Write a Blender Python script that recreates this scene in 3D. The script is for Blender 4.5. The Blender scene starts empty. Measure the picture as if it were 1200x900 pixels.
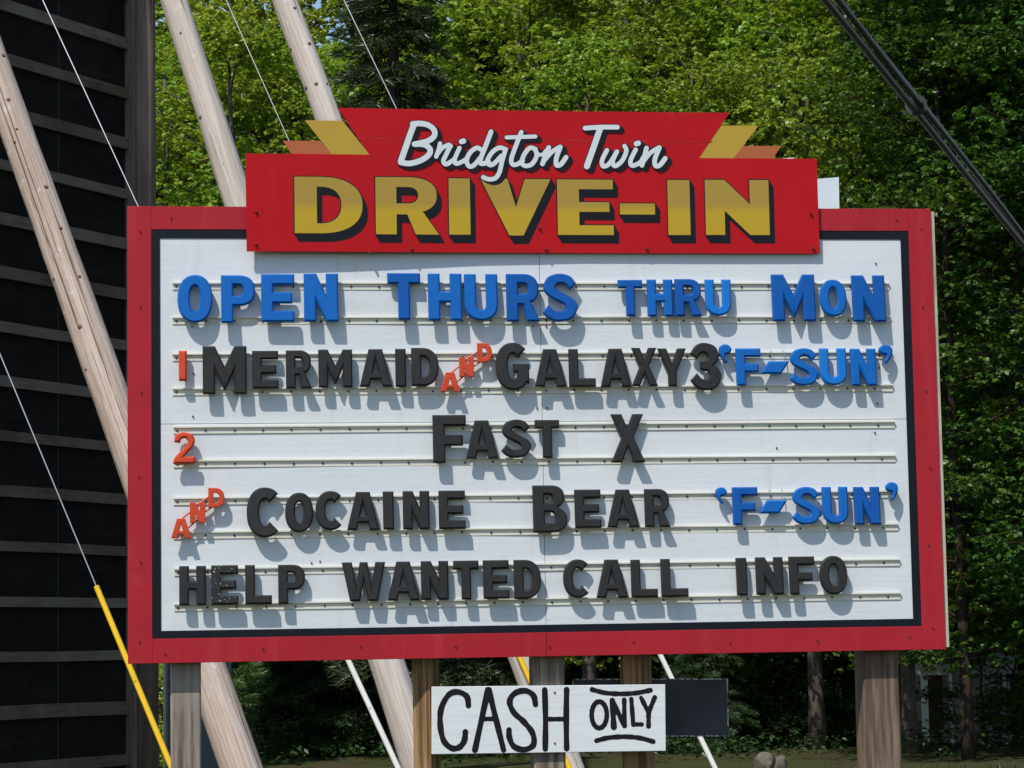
import bpy, bmesh, math, random
import numpy as np
from mathutils import Vector, Matrix

# ------------------------------------------------------------------ camera, sky, sun, exposure
C = bpy.context.scene.collection
scene = bpy.context.scene
R = math.radians
CAMZ = 1.6
PITCH, ROLL, FPX = R(5.975), R(-1.0042), 3000.0        # focal length in photo pixels (1200 wide)
_F = Vector((0, math.cos(PITCH), math.sin(PITCH)))
_R0 = Vector((1, 0, 0)); _U0 = _R0.cross(_F)
_R = _R0 * math.cos(ROLL) + _U0 * math.sin(ROLL)
_U = _U0 * math.cos(ROLL) - _R0 * math.sin(ROLL)
CAM = Vector((0, 0, CAMZ))
cam_d = bpy.data.cameras.new('camera'); cam = bpy.data.objects.new('camera', cam_d); C.objects.link(cam)
cam_d.sensor_width = 36; cam_d.lens = 36 * FPX / 1200; cam_d.clip_end = 5000; cam_d.clip_start = .1
cam.matrix_world = Matrix.Translation(CAM) @ Matrix((_R, _U, -_F)).transposed().to_4x4()
scene.camera = cam

SUN_EL, SUN_AZ = R(55), R(211.5)                      # azimuth clockwise from +Y
w = bpy.data.worlds.new('World'); scene.world = w; w.use_nodes = True
nt = w.node_tree
sky = nt.nodes.new('ShaderNodeTexSky'); sky.sky_type = 'NISHITA'; sky.sun_disc = False
sky.sun_elevation = SUN_EL; sky.sun_rotation = SUN_AZ; sky.air_density = 1.0; sky.dust_density = .6
bg = nt.nodes['Background']; bg.inputs['Strength'].default_value = .148
nt.links.new(sky.outputs[0], bg.inputs[0])
sun_d = bpy.data.lights.new('sun', 'SUN'); sun_d.energy = 4.2; sun_d.angle = R(.5); sun_d.color = (1, .955, .89)
sun = bpy.data.objects.new('sun', sun_d); C.objects.link(sun)
SUNV = Vector((math.sin(SUN_AZ) * math.cos(SUN_EL), math.cos(SUN_AZ) * math.cos(SUN_EL), math.sin(SUN_EL)))
sun.rotation_euler = SUNV.to_track_quat('Z', 'Y').to_euler(); sun.location = SUNV * 60
vs = scene.view_settings; vs.view_transform = 'Standard'; vs.look = 'None'; vs.exposure = 0.0; vs.gamma = 1

# ------------------------------------------------------------------ helpers
def ray(x, y):
    return (_R * ((x - 600) / FPX) + _U * ((450 - y) / FPX) + _F)
def at_depth(x, y, Y):
    d = ray(x, y); return CAM + d * (Y / d.y)
def on_plane(x, y, p, n):
    d = ray(x, y); return CAM + d * ((p - CAM).dot(n) / d.dot(n))
def ground_pt(px, Y):
    p = at_depth(px, 759, Y); return Vector((p.x, Y, 0))

class MB:
    """collects shapes for one mesh"""
    def __init__(s): s.v = []; s.f = []; s.m = []
    def add(s, v, f, mi=0):
        o = len(s.v); s.v += [tuple(p) for p in v]; s.f += [tuple(i + o for i in q) for q in f]; s.m += [mi] * len(f); return s
    def box(s, x0, x1, y0, y1, z0, z1, mi=0):
        v = [(x, y, z) for x in (x0, x1) for y in (y0, y1) for z in (z0, z1)]
        return s.add(v, [(0, 1, 3, 2), (4, 6, 7, 5), (0, 4, 5, 1), (2, 3, 7, 6), (0, 2, 6, 4), (1, 5, 7, 3)], mi)
    def tube(s, pts, rad, n=8, cap=True, mi=0):
        pts = [Vector(p) for p in pts]
        if not hasattr(rad, '__len__'): rad = [rad] * len(pts)
        v = []; a = None
        for i, p in enumerate(pts):
            t = (pts[min(i + 1, len(pts) - 1)] - pts[max(i - 1, 0)]).normalized()
            if a is None:
                a = t.cross(Vector((0, 0, 1)) if abs(t.z) < .9 else Vector((1, 0, 0))).normalized()
            else:
                a = (a - t * a.dot(t)).normalized()
            b = t.cross(a)
            for k in range(n):
                an = 2 * math.pi * k / n
                v.append(p + (a * math.cos(an) + b * math.sin(an)) * rad[i])
        f = []
        for i in range(len(pts) - 1):
            for k in range(n):
                f.append((i * n + k, i * n + (k + 1) % n, (i + 1) * n + (k + 1) % n, (i + 1) * n + k))
        if cap:
            f.append(tuple(range(n - 1, -1, -1))); f.append(tuple((len(pts) - 1) * n + k for k in range(n)))
        return s.add(v, f, mi)
    def prism(s, poly, y0, y1, mi=0):
        """outline in x,z between y0 (front) and y1"""
        n = len(poly)
        ar = sum(poly[i][0] * poly[(i + 1) % n][1] - poly[(i + 1) % n][0] * poly[i][1] for i in range(n))
        if ar < 0: poly = poly[::-1]
        v = [(p[0], y0, p[1]) for p in poly] + [(p[0], y1, p[1]) for p in poly]
        f = [tuple(range(n)), tuple(range(2 * n - 1, n - 1, -1))] + [(i + n, (i + 1) % n + n, (i + 1) % n, i) for i in range(n)]
        return s.add(v, f, mi)
    def build(s, name, mats, parent=None, loc=None, smooth=False, bevel=0):
        me = bpy.data.meshes.new(name); me.from_pydata(s.v, [], s.f)
        if not isinstance(mats, (list, tuple)): mats = [mats]
        for m in mats: me.materials.append(m)
        if any(s.m): me.polygons.foreach_set('material_index', s.m)
        if smooth: me.polygons.foreach_set('use_smooth', [True] * len(me.polygons))
        me.update()
        o = bpy.data.objects.new(name, me); C.objects.link(o)
        if parent: o.parent = parent
        if loc is not None: o.location = loc
        if bevel:
            b = o.modifiers.new('bevel', 'BEVEL'); b.width = bevel; b.segments = 1; b.limit_method = 'ANGLE'
        return o

def empty(name, loc, rz=0):
    o = bpy.data.objects.new(name, None); C.objects.link(o); o.location = loc; o.rotation_euler = (0, 0, rz)
    o.empty_display_size = .2
    return o
def tag(o, label=None, cat=None, group=None, kind=None):
    if label: o['label'] = label
    if cat: o['category'] = cat
    if group: o['group'] = group
    if kind: o['kind'] = kind
    return o
def copy_tree(o, parent=None):
    c = o.copy(); C.objects.link(c); c.parent = parent
    for ch in [x for x in bpy.data.objects if x.parent == o]: copy_tree(ch, c)
    return c

# ------------------------------------------------------------------ materials
def mat(name, col, rough=.6, spec=.4, noise=None, bump=None, coat=0):
    """noise=(scale xyz, strength, second colour) ; bump=(scale xyz, strength, distance)"""
    m = bpy.data.materials.new(name); m.use_nodes = True
    n = m.node_tree.nodes; l = m.node_tree.links; b = n['Principled BSDF']
    b.inputs['Base Color'].default_value = (*col, 1); b.inputs['Roughness'].default_value = rough
    b.inputs['Specular IOR Level'].default_value = spec; b.inputs['Coat Weight'].default_value = coat
    tc = n.new('ShaderNodeTexCoord')
    def nz(sc, det=5, ro=.6, di=0):
        mp = n.new('ShaderNodeMapping'); mp.inputs['Scale'].default_value = sc
        l.new(tc.outputs['Object'], mp.inputs[0])
        t = n.new('ShaderNodeTexNoise'); t.inputs['Scale'].default_value = 1; t.inputs['Detail'].default_value = det
        t.inputs['Roughness'].default_value = ro; t.inputs['Distortion'].default_value = di
        l.new(mp.outputs[0], t.inputs[0]); return t
    m['_'] = 0
    last = None
    if noise:
        for (sc, lo, hi, c2) in noise:
            t = nz(sc)
            r = n.new('ShaderNodeMapRange'); r.inputs[1].default_value = lo; r.inputs[2].default_value = hi; r.clamp = True
            l.new(t.outputs[0], r.inputs[0])
            x = n.new('ShaderNodeMix'); x.data_type = 'RGBA'
            if last is None: x.inputs[6].default_value = (*col, 1)
            else: l.new(last, x.inputs[6])
            x.inputs[7].default_value = (*c2, 1); l.new(r.outputs[0], x.inputs[0]); last = x.outputs[2]
        l.new(last, b.inputs['Base Color'])
    if bump:
        h = None; prev = None
        for (sc, st, di) in bump:
            t = nz(sc)
            bp = n.new('ShaderNodeBump'); bp.inputs['Strength'].default_value = st; bp.inputs['Distance'].default_value = di
            l.new(t.outputs[0], bp.inputs['Height'])
            if prev: l.new(prev, bp.inputs['Normal'])
            prev = bp.outputs[0]
        l.new(prev, b.inputs['Normal'])
    return m

WOODB = [((60, 60, 2.2), .5, .004)]
M = {}
M['panel'] = mat('white_panel_paint', (.66, .69, .70), .5, .25,
                 noise=[((1.1, 3, 3.1), .42, .72, (.62, .655, .675)), ((13, 13, 1.0), .58, .78, (.57, .59, .585)), ((3, 3, 3), .60, .80, (.60, .615, .60)), ((9, 9, 34), .62, .74, (.52, .56, .585)), ((60, 60, 60), .70, .76, (.42, .44, .45))],
                 bump=[((2.2, 2, 42), .35, .003), ((1.2, 1, 1.6), .5, .012)])
M['frame_red'] = mat('frame_red_paint', (.40, .017, .027), .45, .22,
                     noise=[((1.6, 3, 2.2), .35, .75, (.33, .013, .022)), ((11, 11, .9), .55, .80, (.43, .032, .042)), ((40, 40, 40), .68, .74, (.24, .02, .03)), ((2.2, 2.2, 2.2), .62, .82, (.44, .045, .055)), ((130, 130, 130), .73, .76, (.5, .22, .22))], bump=[((1.5, 1, 1.3), .4, .01)])
M['header_red'] = mat('header_red_paint', (.45, .006, .010), .42, .16,
                      noise=[((1.2, 2, 2), .35, .75, (.40, .005, .009)), ((50, 50, 50), .68, .76, (.34, .008, .012)), ((9, 9, .8), .60, .85, (.47, .014, .018)), ((120, 120, 120), .735, .76, (.55, .2, .2))], bump=[((1.4, 1, 1.8), .45, .012)])
M['navy'] = mat('navy_border_paint', (.006, .008, .014), .5, .2, noise=[((25, 25, 25), .62, .75, (.02, .024, .034))])
M['black_print'] = mat('black_lettering_paint', (.007, .009, .012), .5, .2)
M['script_white'] = mat('script_white_paint', (.62, .66, .68), .45, .3, noise=[((8, 8, 8), .5, .8, (.57, .61, .63))])
M['gold'] = mat('gold_paint', (.45, .295, .040), .42, .2, noise=[((5, 5, 5), .4, .8, (.42, .27, .042))])
M['orange'] = mat('burnt_orange_paint', (.42, .115, .04), .45, .3, noise=[((6, 6, 6), .4, .8, (.38, .10, .036))])
M['rail'] = mat('cream_rail', (.72, .70, .60), .5, .25, noise=[((14, 14, 14), .5, .75, (.65, .63, .52)), ((4, 4, 4), .6, .75, (.56, .52, .43))])
M['screw'] = mat('dark_screw', (.03, .028, .025), .5, .5)
M['nail'] = mat('painted_nail', (.16, .025, .03), .5, .4)
M['edge'] = mat('raw_board_edge', (.52, .45, .34), .7, .2, noise=[((20, 20, 4), .45, .7, (.35, .28, .2))])
M['back'] = mat('panel_backing', (.10, .085, .07), .8, .2)
LB = [((160, 160, 160), .12, .002)]
M['blue_a'] = mat('blue_letter_plastic', (.004, .110, .41), .36, .25, noise=[((18, 18, 18), .45, .75, (.006, .125, .44)), ((5, 5, 5), .6, .8, (.012, .15, .46))], bump=LB)
M['blue_b'] = mat('faded_blue_letter_plastic', (.007, .155, .52), .36, .25, noise=[((18, 18, 18), .45, .75, (.010, .17, .54))], bump=LB)
M['blue_c'] = mat('deep_blue_letter_plastic', (.003, .080, .33), .36, .25, noise=[((18, 18, 18), .45, .75, (.004, .092, .36)), ((5, 5, 5), .6, .8, (.008, .11, .38))], bump=LB)
M['blk'] = mat('black_letter_plastic', (.018, .018, .0175), .5, .3, noise=[((25, 25, 25), .45, .75, (.026, .0255, .0245))], bump=LB)
M['blk_worn'] = mat('chipped_black_letter_plastic', (.018, .018, .0175), .5, .3,
                    noise=[((25, 25, 25), .45, .75, (.026, .0255, .0245)), ((75, 75, 75), .625, .645, (.6, .6, .58))], bump=LB)
M['red_l'] = mat('orange_red_letter_plastic', (.56, .060, .018), .45, .3, noise=[((20, 20, 20), .45, .75, (.46, .045, .014))], bump=LB)
M['post_grey'] = mat('weathered_post_wood', (.30, .25, .205), .85, .15,
                     noise=[((36, 36, 1.6), .40, .60, (.11, .085, .065)), ((4, 4, 1.6), .45, .75, (.33, .29, .25))], bump=WOODB)
M['post_brown'] = mat('treated_post_wood', (.33, .20, .095), .8, .15,
                      noise=[((40, 40, 1.2), .42, .58, (.12, .066, .03)), ((5, 5, 1.2), .5, .8, (.36, .25, .14))], bump=WOODB)
M['post_tan'] = mat('brown_grey_post_wood', (.24, .175, .125), .85, .15, noise=[((36, 36, 1.6), .40, .60, (.10, .07, .05)), ((6, 6, .6), .55, .75, (.30, .16, .09)), ((4, 4, 1.6), .5, .8, (.27, .22, .175))], bump=WOODB)
PB = [((26, 26, .8), .7, .016), ((7, 7, 2.5), .45, .03)]
M['pole'] = mat('pole_wood', (.56, .46, .39), .85, .12,
                noise=[((15, 15, .35), .40, .62, (.44, .335, .27)), ((3, 3, .4), .45, .75, (.60, .525, .47)), ((42, 42, .7), .44, .62, (.39, .295, .235)), ((7, 7, 6), .60, .72, (.66, .59, .53)),
                       ((24, 24, .16), .60, .615, (.15, .105, .08)), ((2, 2, .9), .62, .80, (.40, .30, .235))], bump=PB)
M['pole_grey'] = mat('bleached_pole_wood', (.62, .56, .50), .85, .12,
                     noise=[((15, 15, .35), .40, .62, (.50, .44, .39)), ((3, 3, .4), .45, .75, (.66, .61, .56)), ((42, 42, .7), .44, .62, (.45, .385, .335)), ((7, 7, 6), .62, .74, (.70, .65, .60)),
                            ((24, 24, .16), .61, .625, (.19, .15, .12))], bump=PB)
M['knot'] = mat('pole_knot', (.20, .13, .09), .9, .05, noise=[((40, 40, 40), .4, .6, (.08, .05, .035))])
M['girt_b'] = mat('brown_girt_wood', (.13, .095, .07), .85, .1, noise=[((3, 30, 40), .38, .68, (.07, .05, .036)), ((1.5, 1, 1), .4, .7, (.16, .125, .10))], bump=[((2, 40, 40), .5, .004)])
M['upright'] = mat('dark_upright_wood', (.20, .15, .125), .85, .1, noise=[((18, 18, .8), .38, .70, (.11, .08, .065)), ((3, 3, .6), .5, .75, (.25, .20, .17))], bump=[((26, 26, 1.0), .5, .012)])
M['girt'] = mat('grey_girt_wood', (.16, .13, .105), .85, .1, noise=[((3, 30, 40), .38, .68, (.09, .07, .055)), ((1.2, 1, 1), .4, .7, (.19, .165, .14))], bump=[((2, 40, 40), .5, .004)])
M['tar'] = mat('black_tar_paper', (.012, .011, .010), .9, .06, noise=[((3, 3, 3), .4, .7, (.018, .017, .015)), ((.6, .6, 6), .55, .75, (.024, .021, .018))], bump=[((4, 4, 4), .3, .02)])
M['seam'] = mat('grey_seam_strip', (.045, .044, .042), .9, .1)
M['screen'] = mat('white_screen_paint', (.75, .75, .74), .7, .2)
M['steel'] = mat('galvanised_wire', (.30, .31, .33), .4, .5); M['steel'].node_tree.nodes['Principled BSDF'].inputs['Metallic'].default_value = .6
M['yellow'] = mat('yellow_guard_plastic', (.80, .50, .012), .4, .4, noise=[((9, 9, 9), .5, .8, (.70, .43, .02))])
M['whiteg'] = mat('white_guard_plastic', (.72, .70, .65), .5, .35, noise=[((9, 9, 9), .5, .8, (.62, .60, .55))])
M['cable'] = mat('black_cable', (.022, .022, .024), .5, .4, noise=[((10, 10, 10), .4, .7, (.035, .035, .037))])
M['cash'] = mat('hand_painted_white_board', (.70, .73, .73), .55, .3,
                noise=[((3, 3, 40), .45, .75, (.62, .65, .65)), ((40, 40, 40), .66, .74, (.5, .5, .48))], bump=[((3, 3, 60), .4, .003)])
M['brushblk'] = mat('brushed_black_paint', (.009, .008, .009), .55, .2)
M['chalk'] = mat('black_board_paint', (.036, .038, .043), .6, .35, noise=[((5, 5, 5), .4, .7, (.050, .053, .058)), ((85, 85, 85), .705, .72, (.45, .45, .45))])
M['chipped'] = mat('chipped_white_edge', (.55, .54, .52), .6, .3, noise=[((60, 60, 30), .45, .55, (.05, .05, .05))])
M['slate'] = mat('slate_metal', (.060, .078, .090), .5, .4, noise=[((2, 2, 2), .4, .7, (.05, .066, .078))])
M['whiteback'] = mat('pale_board', (.70, .78, .82), .5, .4, noise=[((3, 3, 3), .4, .7, (.64, .72, .77))])
M['bark'] = mat('grey_bark', (.11, .092, .074), .9, .1, noise=[((9, 9, 4), .4, .65, (.05, .04, .031)), ((2, 2, 2), .5, .8, (.16, .145, .125))], bump=[((14, 14, 2), .6, .03)])
M['bark_dark'] = mat('dark_conifer_bark', (.055, .038, .029), .9, .1, noise=[((10, 10, 4), .4, .65, (.028, .02, .016))], bump=[((14, 14, 3), .6, .03)])
M['rock'] = mat('boulder_stone', (.15, .13, .10), .9, .1, noise=[((3, 3, 3), .4, .65, (.07, .06, .045)), ((9, 9, 9), .5, .7, (.19, .175, .14))], bump=[((6, 6, 6), .6, .05)])
M['siding'] = mat('pale_house_siding', (.42, .42, .40), .7, .2, noise=[((.5, .5, 8), .4, .7, (.36, .36, .34))])
M['trim'] = mat('white_house_trim', (.66, .67, .66), .6, .3)
M['door'] = mat('brown_house_door', (.09, .040, .026), .6, .3)
M['roof'] = mat('grey_house_shingle', (.09, .085, .08), .9, .1, noise=[((6, 6, 6), .4, .7, (.06, .056, .052))])
M['pane'] = mat('dark_window_glass', (.01, .012, .014), .08, .6)

def leaf_mat(name, dark, light, trans=.42, tcol=(1.25, 1.15, .45)):
    m = bpy.data.materials.new(name); m.use_nodes = True
    n = m.node_tree.nodes; l = m.node_tree.links; out = n['Material Output']; n.remove(n['Principled BSDF'])
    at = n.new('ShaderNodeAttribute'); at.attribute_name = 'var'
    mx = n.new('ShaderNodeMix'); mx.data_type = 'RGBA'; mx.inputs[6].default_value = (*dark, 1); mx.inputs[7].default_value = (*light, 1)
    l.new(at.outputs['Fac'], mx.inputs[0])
    oi = n.new('ShaderNodeObjectInfo'); hs = n.new('ShaderNodeHueSaturation')
    mr = n.new('ShaderNodeMapRange'); mr.inputs[3].default_value = .492; mr.inputs[4].default_value = .520
    l.new(oi.outputs['Random'], mr.inputs[0]); l.new(mr.outputs[0], hs.inputs['Hue']); l.new(mx.outputs[2], hs.inputs['Color'])
    d = n.new('ShaderNodeBsdfDiffuse'); t = n.new('ShaderNodeBsdfTranslucent'); g = n.new('ShaderNodeBsdfGlossy')
    g.inputs['Roughness'].default_value = .42; g.inputs['Color'].default_value = (.9, .95, .9, 1)
    tm = n.new('ShaderNodeMix'); tm.data_type = 'RGBA'; tm.blend_type = 'MULTIPLY'; tm.inputs[0].default_value = 1
    l.new(hs.outputs[0], tm.inputs[6]); tm.inputs[7].default_value = (*tcol, 1)
    l.new(hs.outputs[0], d.inputs[0]); l.new(tm.outputs[2], t.inputs[0])
    m1 = n.new('ShaderNodeMixShader'); m1.inputs[0].default_value = trans; l.new(d.outputs[0], m1.inputs[1]); l.new(t.outputs[0], m1.inputs[2])
    m2 = n.new('ShaderNodeMixShader'); m2.inputs[0].default_value = .035; l.new(m1.outputs[0], m2.inputs[1]); l.new(g.outputs[0], m2.inputs[2])
    l.new(m2.outputs[0], out.inputs[0])
    return m
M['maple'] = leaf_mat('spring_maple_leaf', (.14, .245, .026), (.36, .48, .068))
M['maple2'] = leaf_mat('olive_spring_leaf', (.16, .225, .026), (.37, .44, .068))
M['green'] = leaf_mat('shade_toned_green_leaf', (.030, .080, .012), (.10, .18, .026), .35)  # darker leaf colour stands in for shade on the right-hand trees
M['spruce'] = leaf_mat('dark_spruce_needle', (.018, .034, .016), (.05, .075, .028), .15)
M['pine'] = leaf_mat('soft_pine_needle', (.045, .085, .022), (.13, .19, .045), .3)
M['hemlock'] = leaf_mat('hemlock_needle', (.018, .045, .014), (.05, .09, .024), .2)
M['grassb'] = leaf_mat('shade_toned_grass_blade', (.025, .045, .010), (.06, .085, .018), .3)  # blades coloured dark in place of tree shade

gm = mat('shade_toned_grass_ground', (.045, .052, .020), .95, .05,
         noise=[((.5, .5, .5), .4, .65, (.06, .045, .028)), ((3, 3, 3), .45, .7, (.035, .06, .014)), ((14, 14, 14), .55, .75, (.09, .068, .045))],
         bump=[((9, 9, 9), .8, .05)])
M['ground'] = gm  # ground colour darkened instead of being shaded by overhanging crowns

# ------------------------------------------------------------------ ground
g = MB(); N = 40
S = 900.0
g.add([(-S, -200, 0), (S, -200, 0), (S, 1400, 0), (-S, 1400, 0)], [(0, 1, 2, 3)])
tag(g.build('ground', M['ground']), kind='structure')

# ------------------------------------------------------------------ glyph outlines (height 1, width w, stem t, bar b)
def arc(cx, cy, rx, ry, a0, a1, n=18, e=2.2):
    o = []
    for i in range(n + 1):
        a = R(a0 + (a1 - a0) * i / n); c, s = math.cos(a), math.sin(a)
        o.append((cx + rx * math.copysign(abs(c) ** (2 / e), c), cy + ry * math.copysign(abs(s) ** (2 / e), s)))
    return o
def smooth_poly(pts, n=4):
    """pts (x,y) or (x,y,'c') for a corner; closed Catmull-Rom"""
    o = []; k = len(pts)
    for i in range(k):
        p0, p1, p2, p3 = pts[i - 1], pts[i], pts[(i + 1) % k], pts[(i + 2) % k]
        if len(p1) > 2: p0 = p1
        if len(p2) > 2: p3 = p2
        for j in range(n):
            t = j / n
            o.append(tuple(.5 * (2 * p1[d] + (p2[d] - p0[d]) * t + (2 * p0[d] - 5 * p1[d] + 4 * p2[d] - p3[d]) * t * t
                                 + (3 * p1[d] - p0[d] - 3 * p2[d] + p3[d]) * t ** 3) for d in (0, 1)))
    return o
def open_cr(pts, n=6):
    o = []; k = len(pts)
    for i in range(k - 1):
        p0, p1, p2, p3 = pts[max(i - 1, 0)], pts[i], pts[i + 1], pts[min(i + 2, k - 1)]
        for j in range(n):
            t = j / n
            o.append(tuple(.5 * (2 * p1[d] + (p2[d] - p0[d]) * t + (2 * p0[d] - 5 * p1[d] + 4 * p2[d] - p3[d]) * t * t
                                 + (3 * p1[d] - p0[d] - 3 * p2[d] + p3[d]) * t ** 3) for d in range(len(p1))))
    o.append(tuple(pts[-1])); return o
def thick(path, t):
    p = open_cr(path); L = []; Q = []
    for i in range(len(p)):
        a = p[max(i - 1, 0)]; c = p[min(i + 1, len(p) - 1)]
        dx, dy = c[0] - a[0], c[1] - a[1]; d = math.hypot(dx, dy) or 1
        L.append((p[i][0] - dy / d * t / 2, p[i][1] + dx / d * t / 2)); Q.append((p[i][0] + dy / d * t / 2, p[i][1] - dx / d * t / 2))
    return L + Q[::-1]

def glyph(c, w, t=.25, b=.225):
    if c == 'E':
        m = .5 - b / 2 + .005
        return [[(0, 0), (w, 0), (w, b), (t, b), (t, m), (.93 * w, m), (.93 * w, m + b), (t, m + b), (t, 1 - b), (w, 1 - b), (w, 1), (0, 1)]]
    if c == 'F':
        m = .36
        return [[(0, 0), (t, 0), (t, m), (.9 * w, m), (.9 * w, m + b), (t, m + b), (t, 1 - b), (w, 1 - b), (w, 1), (0, 1)]]
    if c == 'L': return [[(0, 0), (w, 0), (w, b), (t, b), (t, 1), (0, 1)]]
    if c == 'H':
        m = .5 - b / 2
        return [[(0, 0), (t, 0), (t, m), (w - t, m), (w - t, 0), (w, 0), (w, 1), (w - t, 1), (w - t, m + b), (t, m + b), (t, 1), (0, 1)]]
    if c in 'I1': return [[(0, 0), (w, 0), (w, 1), (0, 1)]]
    if c == 'T':
        a = (w - t) / 2
        return [[(a, 0), (a + t, 0), (a + t, 1 - b), (w, 1 - b), (w, 1), (0, 1), (0, 1 - b), (a, 1 - b)]]
    if c == 'N':
        k = .56; s = t * 1.02
        return [[(0, 0), (t, 0), (t, 1 - k), (w - s, 0), (w, 0), (w, 1), (w - t, 1), (w - t, k), (s, 1), (0, 1)]]
    if c == 'M':
        t = .285 * w
        return [[(0, 0), (t, 0), (t, .5), (w / 2 - .012, .08), (w / 2 + .012, .08), (w - t, .5), (w - t, 0), (w, 0), (w, 1), (w - t * .98, 1), (w / 2, .58), (t * .98, 1), (0, 1)]]
    if c == 'W':
        return [[(0, 1), (.18 * w, 0), (.41 * w, 0), (.5 * w, .5), (.59 * w, 0), (.82 * w, 0), (w, 1), (.77 * w, 1), (.675 * w, .42), (.59 * w, 1), (.41 * w, 1), (.325 * w, .42), (.23 * w, 1)]]
    if c == 'A':
        return [[(0, 0), (.31 * w, 0), (.355 * w, .19), (.645 * w, .19), (.69 * w, 0), (w, 0), (.71 * w, 1), (.29 * w, 1)],
                [(.41 * w, .37), (.5 * w, .70), (.59 * w, .37)]]
    if c == 'X':
        return [[(0, 0), (.32 * w, 0), (.5 * w, .31), (.68 * w, 0), (w, 0), (.675 * w, .52), (.98 * w, 1), (.66 * w, 1), (.5 * w, .72), (.34 * w, 1), (.02 * w, 1), (.325 * w, .52)]]
    if c == 'Y':
        return [[(.35 * w, 0), (.65 * w, 0), (.65 * w, .38), (w, 1), (.69 * w, 1), (.5 * w, .63), (.31 * w, 1), (0, 1), (.35 * w, .38)]]
    if c == 'V':
        return [[(.40 * w, 0), (.60 * w, 0), (w, 1), (.63 * w, 1), (.5 * w, .5), (.385 * w, 1), (0, 1)]]
    if c == '-': return [[(0, 0), (w, 0), (w, 1), (0, 1)]]
    if c == '/':   # slanted dash
        return [[(0, 0), (.70 * w, 0), (w, 1), (.30 * w, 1)]]
    if c == 'O':
        return [arc(w / 2, .5, w / 2, .5, 0, 360, 44, 2.25)[:-1], arc(w / 2, .5, w / 2 - t, .5 - b, 0, 360, 30, 2.1)[:-1][::-1]]
    if c == 'D':
        x = w * .38
        return [[(0, 0)] + arc(x, .5, w - x, .5, -90, 90, 24, 2.3) + [(0, 1)],
                [(t, b), (t, 1 - b)] + arc(max(x, t + .02), .5, w - max(x, t + .02) - t * .95, .5 - b, 90, -90, 20, 2.3)]
    if c in 'PR':
        y0 = .36 if c == 'P' else .37; h = (1 - y0) / 2; x = w * .5; cy = y0 + h
        o = [(0, 0), (t, 0), (t, y0)] if c == 'P' else [(0, 0), (t, 0), (t, y0 - .02), (.50 * w, y0 - .02), (w - t * 1.12, 0), (w, 0), (.74 * w, y0 + .04)]
        o = o + arc(x, cy, (w if c == 'P' else w * .97) - x, h, -90 if c == 'P' else -58, 90, 18, 2.4) + [(0, 1)]
        b2 = b * .9
        return [o, [(t, y0 + b2), (t, 1 - b2)] + arc(max(x, t + .01), cy, w - max(x, t + .01) - t * .98, h - b2, 90, -90, 14, 2.3)]
    if c == 'B':
        x = w * .5; b2 = b * .86
        o = [(0, 0)] + arc(x, .27, w - x, .27, -90, 62, 16, 2.4) + arc(x, .76, w * .93 - x, .24, -60, 90, 16, 2.4) + [(0, 1)]
        return [o, [(t, b2), (t, .54 - b2 * .55)] + arc(x, b2 + (.54 - b2 * 1.55) / 2, w - x - t, (.54 - b2 * 1.55) / 2, 90, -90, 10),
                [(t, .54 + b2 * .42), (t, 1 - b2)] + arc(x, (1.54 - b2 * .58) / 2, w * .93 - x - t, (.46 - b2 * 1.42) / 2, 90, -90, 10)]
    if c == 'U':
        r = min(w / 2, .36)
        return [[(0, 1)] + arc(w / 2, r, w / 2, r, 180, 360, 24, 2.2) + [(w, 1), (w - t, 1)] + arc(w / 2, r, w / 2 - t, r - b, 360, 180, 16, 2.2) + [(t, 1)]]
    if c == 'C':
        return [arc(w * .53, .5, w * .53, .5, 46, 314, 34, 2.25) + arc(w * .53, .5, w * .53 - t, .5 - b * 1.02, 318, 42, 28, 2.1)]
    if c == 'G':
        return [arc(w * .52, .5, w * .52, .5, 44, 318, 34, 2.25) + [(w, .13), (w, .55), (.52 * w, .55), (.52 * w, .37), (w - t * 1.02, .37)]
                + arc(w * .52, .5, w * .52 - t, .5 - b * 1.02, 312, 40, 28, 2.1)]
    if c == 'S':
        k = t / w
        return [smooth_poly([(.97 * w, .80, 'c'), (.80 * w, .95), (.50 * w, 1), (.18 * w, .93), (.04 * w, .74), (.12 * w, .57), (.36 * w, .45), (.58 * w, .365), (.655 * w, .29), (.60 * w, .225),
                             (.46 * w, .205), (.30 * w, .24), (.17 * w, .35, 'c'), (0, .185, 'c'), (.20 * w, .04), (.50 * w, 0), (.83 * w, .07), (w, .29), (.90 * w, .45), (.66 * w, .565),
                             (.45 * w, .65), (.385 * w, .72), (.44 * w, .78), (.54 * w, .795), (.67 * w, .765), (.80 * w, .65, 'c')])]
    if c == '3':
        return [smooth_poly([(.02 * w, .77, 'c'), (.2 * w, .94), (.48 * w, 1), (.83 * w, .93), (.95 * w, .75), (.90 * w, .61), (.77 * w, .53, 'c'), (.94 * w, .44), (w, .27), (.86 * w, .07),
                             (.5 * w, 0), (.2 * w, .05), (0, .21, 'c'), (.22 * w, .36, 'c'), (.36 * w, .245), (.51 * w, .225), (.63 * w, .30), (.57 * w, .40), (.33 * w, .425, 'c'),
                             (.33 * w, .61, 'c'), (.53 * w, .63), (.60 * w, .71), (.50 * w, .785), (.36 * w, .77), (.24 * w, .66, 'c')])]
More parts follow.
